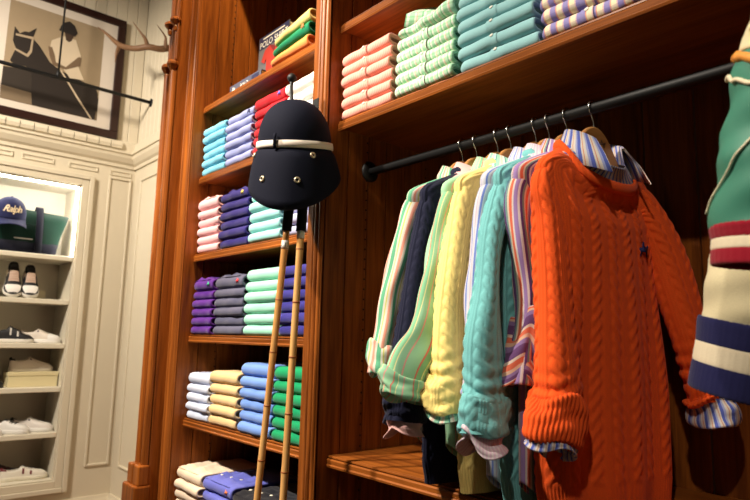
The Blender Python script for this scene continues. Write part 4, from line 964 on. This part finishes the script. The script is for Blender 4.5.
# ------------------------------------------------------------------ left wall things
# framed photograph of a rider
FW = plain('frame_dark_wood', (44, 20, 14), 0.4); MATB = plain('mat_board', (214, 202, 188), 0.8)
pic = thing('framed_photograph', 'dark framed sepia photograph of a polo rider on a horse', 'picture', (XW+0.012, 1.03, 2.865))
FY0, FY1, FZ0, FZ1, FX = 0.555, 1.52, 2.872, 3.865, XW+0.030
for a in ((FY0, FY1, FZ0, FZ0+0.06), (FY0, FY1, FZ1-0.06, FZ1), (FY0, FY0+0.06, FZ0+0.06, FZ1-0.06), (FY1-0.06, FY1, FZ0+0.06, FZ1-0.06)):
    box('frame_rail', XW+0.008, FX+0.012, a[0], a[1], a[2], a[3], FW, pic, 0.005, 2)
box('mat_board', XW+0.008, FX-0.006, FY0+0.05, FY1-0.05, FZ0+0.05, FZ1-0.05, MATB, pic)
pr_ = part_empty('print', pic, (FX-0.006, 1.03, 3.36))
def flat(nm, poly, rgb, lay):
    V, F = extrude_poly(poly, FX-0.0062, FX-0.0058+0.0006*lay, lambda p, d: (d, p[0], p[1])); mesh_obj(nm, V, F, plain('print_%d_%d_%d' % rgb, rgb, 0.6, noise=0.10, bscale=9), pr_, smooth=False)
flat('print_sky', [(0.704, 2.987), (1.360, 2.987), (1.360, 3.74), (0.704, 3.74)], (158, 138, 110), 0)
flat('print_hedge', [(0.704, 3.225), (0.9, 3.25), (1.36, 3.17), (1.36, 3.05), (0.704, 3.085)], (46, 37, 29), 1)
flat('print_ground', [(0.704, 3.086), (1.36, 3.06), (1.36, 2.987), (0.704, 2.987)], (120, 102, 80), 2)
flat('print_horse', [(0.748, 3.542), (0.784, 3.501), (0.813, 3.527), (0.84, 3.53), (0.888, 3.579), (0.869, 3.493), (0.92, 3.448), (0.996, 3.348), (1.069, 3.308), (1.213, 3.274), (1.333, 3.245), (1.352, 3.199), (1.345, 2.99), (0.909, 2.99), (0.893, 3.098), (0.892, 3.174), (0.879, 3.247), (0.844, 3.267), (0.768, 3.257), (0.741, 3.279), (0.769, 3.38), (0.745, 3.433)], (36, 27, 21), 3)
flat('print_rider_shirt', [(0.994, 3.522), (1.072, 3.582), (1.158, 3.581), (1.204, 3.466), (1.19, 3.38), (1.241, 3.282), (1.142, 3.268), (1.079, 3.344), (1.036, 3.361), (0.983, 3.423)], (206, 188, 162), 4)
flat('print_rider_arm', [(0.975, 3.466), (1.0, 3.47), (1.025, 3.413), (1.036, 3.361), (1.107, 3.345), (1.19, 3.455), (1.21, 3.45), (1.204, 3.384), (1.109, 3.325), (1.018, 3.335), (0.99, 3.40)], (112, 90, 68), 5)
flat('print_rider_face', [(1.077, 3.615), (1.141, 3.612), (1.128, 3.56), (1.11, 3.548), (1.089, 3.556)], (66, 48, 36), 5)
flat('print_rider_helmet', [(1.036, 3.617), (1.048, 3.66), (1.063, 3.688), (1.103, 3.714), (1.141, 3.692), (1.166, 3.64), (1.15, 3.607), (1.084, 3.613)], (34, 26, 22), 6)
flat('print_bridle', [(0.759, 3.492), (0.875, 3.503), (0.873, 3.385), (0.851, 3.339), (0.758, 3.368), (0.763, 3.382), (0.842, 3.359), (0.858, 3.396), (0.863, 3.483), (0.76, 3.477)], (170, 150, 124), 4)
flat('print_mallet', [(1.069, 3.308), (1.079, 3.312), (1.227, 3.117), (1.325, 2.99), (1.313, 2.99), (1.213, 3.113)], (196, 176, 148), 5)
# black display rail hung in front of the picture
rl = thing('display_rail', 'black metal rail with a hanging rod in front of the framed photograph', 'rail', (-4.665, 1.0, 3.16))
RZ = 1.807+K
tube('bar', [(-4.665, -1.0, RZ), (-4.665, 0.8, RZ), (-4.665, 1.69, RZ)], 0.0135, BLACKM, rl, 14)
V, F = lathe_geo([(0.032, 0), (0.034, 0.004), (0.024, 0.010), (0.015, 0.012)], 20); mesh_obj('flange', np.stack([-4.665+V[:, 0], YR-0.006-V[:, 2], RZ+V[:, 1]], -1), F, BLACKM, rl)
tube('drop_rod', [(-4.665, 1.015, RZ+0.01), (-4.665, 1.015, 4.2), (-4.665, 1.015, 5.0)], 0.007, BLACKM, rl, 10)
tube('collar', [(-4.665, 1.015, RZ-0.01), (-4.665, 1.015, RZ+0.04), (-4.665, 1.015, RZ+0.05)], [0.016, 0.015, 0.009], BLACKM, rl, 12)
# antler
AN = plain('antler', (118, 84, 56), 0.6, noise=0.3, bump=0.3, bscale=18)
an = thing('antler', 'brown antler with curved tines mounted high beside the cabinet', 'antler', (-4.2, 1.66, 3.46))
A0 = smooth_path([(-4.26, 1.69, 3.47), (-4.245, 1.64, 3.458), (-4.207, 1.56, 3.409), (-4.226, 1.48, 3.403), (-4.308, 1.41, 3.397), (-4.434, 1.35, 3.448), (-4.535, 1.29, 3.543), (-4.587, 1.23, 3.604)], 50)
tube('beam', A0, np.interp(np.linspace(0, 1, 50), [0, 0.45, 0.75, 1], [0.026, 0.022, 0.018, 0.003]), AN, an, 12)
for P in ([(-4.226, 1.48, 3.40), (-4.21, 1.45, 3.45), (-4.218, 1.42, 3.486), (-4.285, 1.38, 3.581)], [(-4.21, 1.60, 3.42), (-4.19, 1.59, 3.47), (-4.183, 1.58, 3.508), (-4.138, 1.5, 3.546)], [(-4.434, 1.35, 3.448), (-4.47, 1.345, 3.41), (-4.471, 1.34, 3.372), (-4.448, 1.33, 3.315)]):
    tube('tine', smooth_path(P, 18), np.linspace(0.017, 0.002, 18), AN, an, 10)
box('mount_plaque', -4.32, -4.16, 1.672, 1.693, 3.38, 3.55, FW, an, 0.006, 2)

# cap and tote bag
TG = cloth('tote_green', (7, 42, 31), 600); TN = cloth('tote_navy', (13, 14, 30), 600); CAPC = cloth('cap_blue', (38, 42, 80), 700); SCR = plain('script_thread', (236, 214, 176), 0.7)
tz = NS[0]
BS = 1.0
bag = thing('tote_bag', 'dark green canvas tote bag with navy base and straps in the lit niche', 'bag', (-5.06, 0.85, tz))
def bag_ring(y0, y1, x0, x1, z, rr=0.02, sl_=0.0, n=28):
    a = np.linspace(0, 2*np.pi, n, endpoint=False); yc, xc = (y0+y1)/2, (x0+x1)/2
    sy, sx = np.sign(np.cos(a))*np.abs(np.cos(a))**0.35, np.sign(np.sin(a))*np.abs(np.sin(a))**0.5
    yy = yc+(y1-y0)/2*sy; return np.stack([xc+(x1-x0)/2*sx, yy, z+sl_*(yy-yc)], -1)
R1 = [bag_ring(0.585, 1.185, -5.18, -4.955, tz+0.002), bag_ring(0.565, 1.20, -5.185, -4.95, tz+0.02), bag_ring(0.552, 1.212, -5.188, -4.948, tz+0.085)]
V = np.concatenate(R1); mesh_obj('base', V, grid_faces(3, 28).tolist()+[list(range(28))[::-1], list(range(56, 84))], TN, bag)
R2 = [bag_ring(0.555, 1.210, -5.187, -4.950, tz+0.080), bag_ring(0.54, 1.225, -5.185, -4.952, tz+0.15), bag_ring(0.515, 1.255, -5.16, -4.975, tz+0.26, sl_=-0.03), bag_ring(0.505, 1.275, -5.13, -5.0, tz+0.330, sl_=-0.05), bag_ring(0.51, 1.267, -5.12, -5.01, tz+0.325, sl_=-0.05), bag_ring(0.56, 1.19, -5.12, -5.01, tz+0.20)]
V = np.concatenate(R2); V[:, 0] += 0.004*np.sin(V[:, 1]*22+V[:, 2]*17); mesh_obj('body', V, grid_faces(6, 28).tolist()+[list(range(140, 168))], TG, bag)
for ys in (0.70, 1.06):
    P = [(tz+0.01, -4.944), (tz+0.10, -4.943), (tz+0.16, -4.946), (tz+0.26, -4.966), (tz+0.345, -4.992), (tz+0.36, -5.02), (tz+0.33, -5.05)]
    V = [];
    for zz, xx in P: V += [(xx, ys-0.024, zz), (xx, ys+0.024, zz), (xx-0.004, ys+0.024, zz-0.001), (xx-0.004, ys-0.024, zz-0.001)]
    mesh_obj('strap', V, grid_faces(len(P), 4).tolist()+[[3, 2, 1, 0]], TN, bag)
box('pocket_hem', -4.955, -4.9455, 0.90, 1.03, tz+0.205, tz+0.215, TG, bag, 0.002)
box('stitched_line', -4.946, -4.9435, 0.90, 1.02, tz+0.100, tz+0.108, plain('thread_white', (190, 184, 174), 0.7), bag)
cc = np.array([-4.935, 0.855, tz+0.255]); cap = thing('baseball_cap', 'blue baseball cap with cream script lettering resting on the tote bag', 'cap', tuple(cc-np.array([0, 0, 0.06])))
n = 40; th = np.linspace(0, 2*np.pi, n, endpoint=False); ct, s_t = math.cos(0.25), math.sin(0.25)
def capm(Q): Q = np.asarray(Q, float); x_, y_, z_ = Q[..., 0], Q[..., 1], Q[..., 2]; return cc + 1.15*np.stack([x_*ct+z_*s_t, y_, -x_*s_t+z_*ct], -1)
rows = [np.stack([0.088*math.cos(q)*np.cos(th), 0.092*math.cos(q)*np.sin(th), np.full(n, 0.118*math.sin(q)**0.9 if q > 0 else 0.0)], -1) for q in np.linspace(0, 1.52, 16)]
crown = np.concatenate([rows[0]*np.array([0.96, 0.96, 1])+np.array([0, 0, -0.012])] + [rows[0]+np.array([0, 0, -0.012])] + rows); mesh_obj('crown', capm(crown), grid_faces(18, n).tolist()+[list(range(17*n, 18*n))], CAPC, cap)
u = np.linspace(-1.25, 1.25, 24); bl = []
for k in np.linspace(0, 1, 8):
    bl.append(np.stack([0.086*np.cos(u)+0.066*k*np.cos(u*0.72), 0.092*np.sin(u)*(1+0.04*k), -0.012-0.020*k-0.030*(np.sin(u)**2)*k], -1))
B_ = np.concatenate(bl + [b_-np.array([0, 0, 0.004]) for b_ in bl[::-1]]); mesh_obj('bill', capm(B_), grid_faces(16, 24, False), CAPC, cap)
v, f = lathe_geo([(0.008, 0.0), (0.007, 0.004), (0.002, 0.006)], 12, (0, 0, 0.116)); mesh_obj('button', capm(v), f, CAPC, cap)
tv, tf = text_mesh('Ralph', 0.056, 0.35, 0.88, 0.0008)
lon = tv[:, 0]/0.092; q = np.clip((tv[:, 1]+0.048)/0.118, 0.05, 0.95); el = np.arcsin(q**(1/0.9)); r = 1.012+tv[:, 2]*6
mesh_obj('lettering', capm(np.stack([0.088*np.cos(el)*np.cos(lon)*r, 0.092*np.cos(el)*np.sin(lon)*r, 0.118*q*r], -1)), tf, SCR, cap, smooth=False)

# shoes
def sneaker(label, loc, ang, upper, sole, toe=None, trim=None, lace=(230, 226, 216), L_=0.285, hi=0.105, stripe=None, tab=None, tongue=None, group='sneakers in the shoe niche', toecap=False, badge=None, pitch=0.0, vamp=None, ws=1.0):
    s = thing('sneaker', label, 'shoe', loc, group); c, sn = math.cos(ang), math.sin(ang)
    cp, sp_ = math.cos(pitch), math.sin(pitch)
    def M(Q):
        X_ = Q[..., 0]*cp + Q[..., 2]*sp_; Z_ = -(Q[..., 0]-L_/2)*sp_ + Q[..., 2]*cp
        return np.array(loc) + np.stack([X_*c-Q[..., 1]*sn, X_*sn+Q[..., 1]*c, Z_], -1)
    mu = plain('shoe_%d_%d_%d' % upper, upper, 0.6); ms = plain('sole_%d_%d_%d' % sole, sole, 0.55)
    t = np.linspace(0, 1, 26); x = -L_/2+t*L_
    w = np.interp(t, [0, 0.04, 0.15, 0.4, 0.55, 0.75, 0.9, 0.97, 1], [0.012, 0.026, 0.034, 0.033, 0.037, 0.046, 0.040, 0.024, 0.006])*ws
    out = np.concatenate([np.stack([x, w], -1), np.stack([x, -w], -1)[::-1]])
    m = len(out); rows = [np.column_stack([out*[1, k], np.full(m, z)]) for k, z in ((0.94, 0.0), (1.04, 0.004), (1.06, 0.024), (1.0, 0.028))]
    rows[2][:, 2] += 0.006*np.clip(np.abs(rows[2][:, 0])/(L_/2)-0.6, 0, 1); V = np.concatenate(rows)
    mesh_obj('sole', M(V), grid_faces(4, m).tolist()+[list(range(m))[::-1], list(range(3*m, 4*m))], ms, s)
    top = np.interp(t, [0, 0.05, 0.2, 0.33, 0.45, 0.6, 0.78, 0.9, 1], [hi*0.92, hi, hi*0.86, hi*0.92, hi*1.02, hi*0.80, 0.064, 0.056, 0.030])
    ph = np.linspace(0, np.pi, 15); G = []
    for i in range(26):
        yy = w[i]*0.98*np.sign(np.cos(ph))*np.abs(np.cos(ph))**0.6; hz = top[i]-0.022
        op = 1.0 if 0.06 < t[i] < 0.40 else 0.0
        zz = 0.022+hz*np.abs(np.sin(ph))**0.7; zz = zz - op*np.clip(1-np.abs(np.cos(ph))/0.62, 0, 1)**0.5*hz*0.55
        G.append(np.stack([np.full(15, x[i]), yy, zz], -1))
    G = np.array(G); mesh_obj('upper', M(G).reshape(-1, 3), grid_faces(26, 15, False), mu, s)
    def patch(nm, i0, i1, j0, j1, rgb, out_=0.002):
        g = G[i0:i1+1, j0:j1+1]; c_ = np.array([0, 0, 0.03]); g2 = g + (g-np.stack([g[..., 0], 0*g[..., 1], 0*g[..., 2]+0.03], -1))*0.045*(out_/0.002)
        a_, b_ = g2.shape[:2]; mesh_obj(nm, M(g2).reshape(-1, 3), grid_faces(a_, b_, False), plain('shoe_%d_%d_%d' % rgb, rgb, 0.6), s)
    if trim: patch('eyestay', 10, 17, 2, 5, trim); patch('eyestay', 10, 17, 9, 12, trim); patch('foxing', 19, 25, 0, 2, trim); patch('foxing', 19, 25, 12, 14, trim); patch('heel_counter', 0, 5, 1, 5, trim); patch('heel_counter', 0, 5, 9, 13, trim)
    if vamp: patch('vamp', 9, 17, 5, 9, vamp); patch('side_panel', 5, 12, 1, 4, (216, 196, 176), 0.003); patch('side_panel', 5, 12, 10, 13, (216, 196, 176), 0.003)
    if toe: patch('toe_box', 19, 24, 3, 11, toe)
    if toecap: patch('toe_cap', 18, 25, 0, 14, toecap, 0.004)
    if stripe:
        for k in (0, 2): patch('stripe', 11+k*2, 12+k*2, 1, 4, stripe, 0.003); patch('stripe', 11+k*2, 12+k*2, 10, 13, stripe, 0.003)
    if tab: patch('heel_tab', 0, 3, 3, 11, tab, 0.004)
    if badge: patch('side_mark', 11, 12, 3, 4, badge, 0.004); patch('side_mark', 11, 12, 10, 11, badge, 0.004)
    ml = plain('lace_%d_%d_%d' % lace, lace, 0.7)
    for k in range(5):
        i = 11+k*1.5; i = int(i); p = G[i, 6:9]+np.array([0, 0, 0.003]); p = np.vstack([G[i, 5]+[0, 0, 0.002], p, G[i, 9]+[0, 0, 0.002]])
        V, F = tube_geo(M(p), 0.0028, 6); mesh_obj('lace', V, F, ml, s)
    if tongue:
        g = np.array([[(x[9]-0.012, y_, hi*0.95), (x[9]-0.018, y_, hi*1.22), (x[9]-0.024, y_, hi*1.20), (x[9]-0.02, y_, hi*0.9)] for y_ in (-0.024, -0.012, 0.0, 0.012, 0.024)])
        mesh_obj('tongue', M(g).reshape(-1, 3), grid_faces(5, 4, True).tolist()+[[0, 1, 2, 3], [19, 18, 17, 16]], plain('shoe_%d_%d_%d' % tongue, tongue, 0.7), s)
    return s
BK, WH, OFF = (20, 20, 24), (236, 232, 226), (214, 200, 184)
front = -0.10                                       # toes towards the room
sneaker('black and white high sneaker, left of the upright pair', (-5.05, 0.940, NS[1]), front, BK, WH, toe=WH, vamp=(186, 156, 138), lace=(206, 180, 160), hi=0.12, tab=BK, tongue=BK, L_=0.27, pitch=0.72, ws=1.28)
sneaker('black and white high sneaker, right of the upright pair', (-5.05, 1.050, NS[1]), front, BK, WH, toe=WH, vamp=(186, 156, 138), lace=(206, 180, 160), hi=0.115, tab=BK, tongue=BK, L_=0.27, pitch=0.66, ws=1.28)
PB = plain('price_block', (226, 214, 180), 0.6)
pb = thing('sign_block', 'small cream display card behind the upright sneakers', 'card', (-5.16, 1.12, NS[1])); box('card', -5.165, -5.155, 1.02, 1.19, NS[1], NS[1]+0.075, PB, pb, 0.002); box('card_foot', -5.19, -5.135, 1.06, 1.15, NS[1], NS[1]+0.006, PB, pb, 0.001)
sneaker('black low running sneaker with white midsole', (-5.0, 0.965, NS[2]), math.radians(80), BK, (228, 222, 212), trim=(34, 32, 34), stripe=(206, 200, 192), lace=BK, hi=0.115, L_=0.28, ws=1.1)
sneaker('cream canvas shoe with a white rubber toe', (-5.03, 1.155, NS[2]), math.radians(60), (228, 216, 202), (238, 234, 228), toecap=WH, lace=(222, 210, 196), hi=0.10, L_=0.28, badge=(60, 56, 70))
sneaker('black leather shoe at the edge of the shelf with the box', (-5.0, 0.80, NS[3]), math.radians(78), BK, (30, 30, 32), lace=BK, hi=0.09)
bx = thing('shoe_box', 'cream shoe box under the white sneaker', 'box', (-5.05, 1.125, NS[3])); BXM = plain('box_card', (230, 216, 170), 0.6)
box('box_base', -5.13, -4.97, 0.963, 1.283, NS[3], NS[3]+0.085, BXM, bx, 0.002); box('lid', -5.134, -4.966, 0.959, 1.287, NS[3]+0.078, NS[3]+0.105, BXM, bx, 0.002)
sneaker('white low sneaker with black heel tab on the shoe box', (-5.05, 1.118, NS[3]+0.105), math.radians(90), (232, 220, 208), (232, 222, 210), tab=BK, badge=(34, 32, 48), lace=(224, 214, 202), hi=0.10, L_=0.29)
sneaker('white sneaker at the left end of the row of three', (-4.99, 0.83, NS[4]), math.radians(55), WH, WH, lace=WH, hi=0.09)
sneaker('white sneaker with black laces in the row of three', (-5.0, 1.0, NS[4]), math.radians(58), WH, WH, lace=BK, hi=0.092, trim=None, tab=BK)
sneaker('white sneaker with small dark side mark, right of the row of three', (-5.03, 1.155, NS[4]), math.radians(62), (230, 222, 214), WH, lace=WH, hi=0.095, tab=BK, badge=(40, 40, 50))
sneaker('white sneaker with burgundy stripes on the lowest ledge', (-4.99, 1.13, NZ0+0.012), math.radians(84), (234, 226, 210), (236, 228, 206), stripe=(112, 22, 36), tab=(112, 22, 36), lace=(236, 230, 220), hi=0.09, L_=0.30)
sneaker('navy and burgundy sneaker behind the burgundy striped one', (-5.12, 1.0, NZ0+0.012), math.radians(76), (50, 34, 44), (220, 210, 190), stripe=(140, 26, 40), lace=(90, 26, 36), hi=0.10)
#END
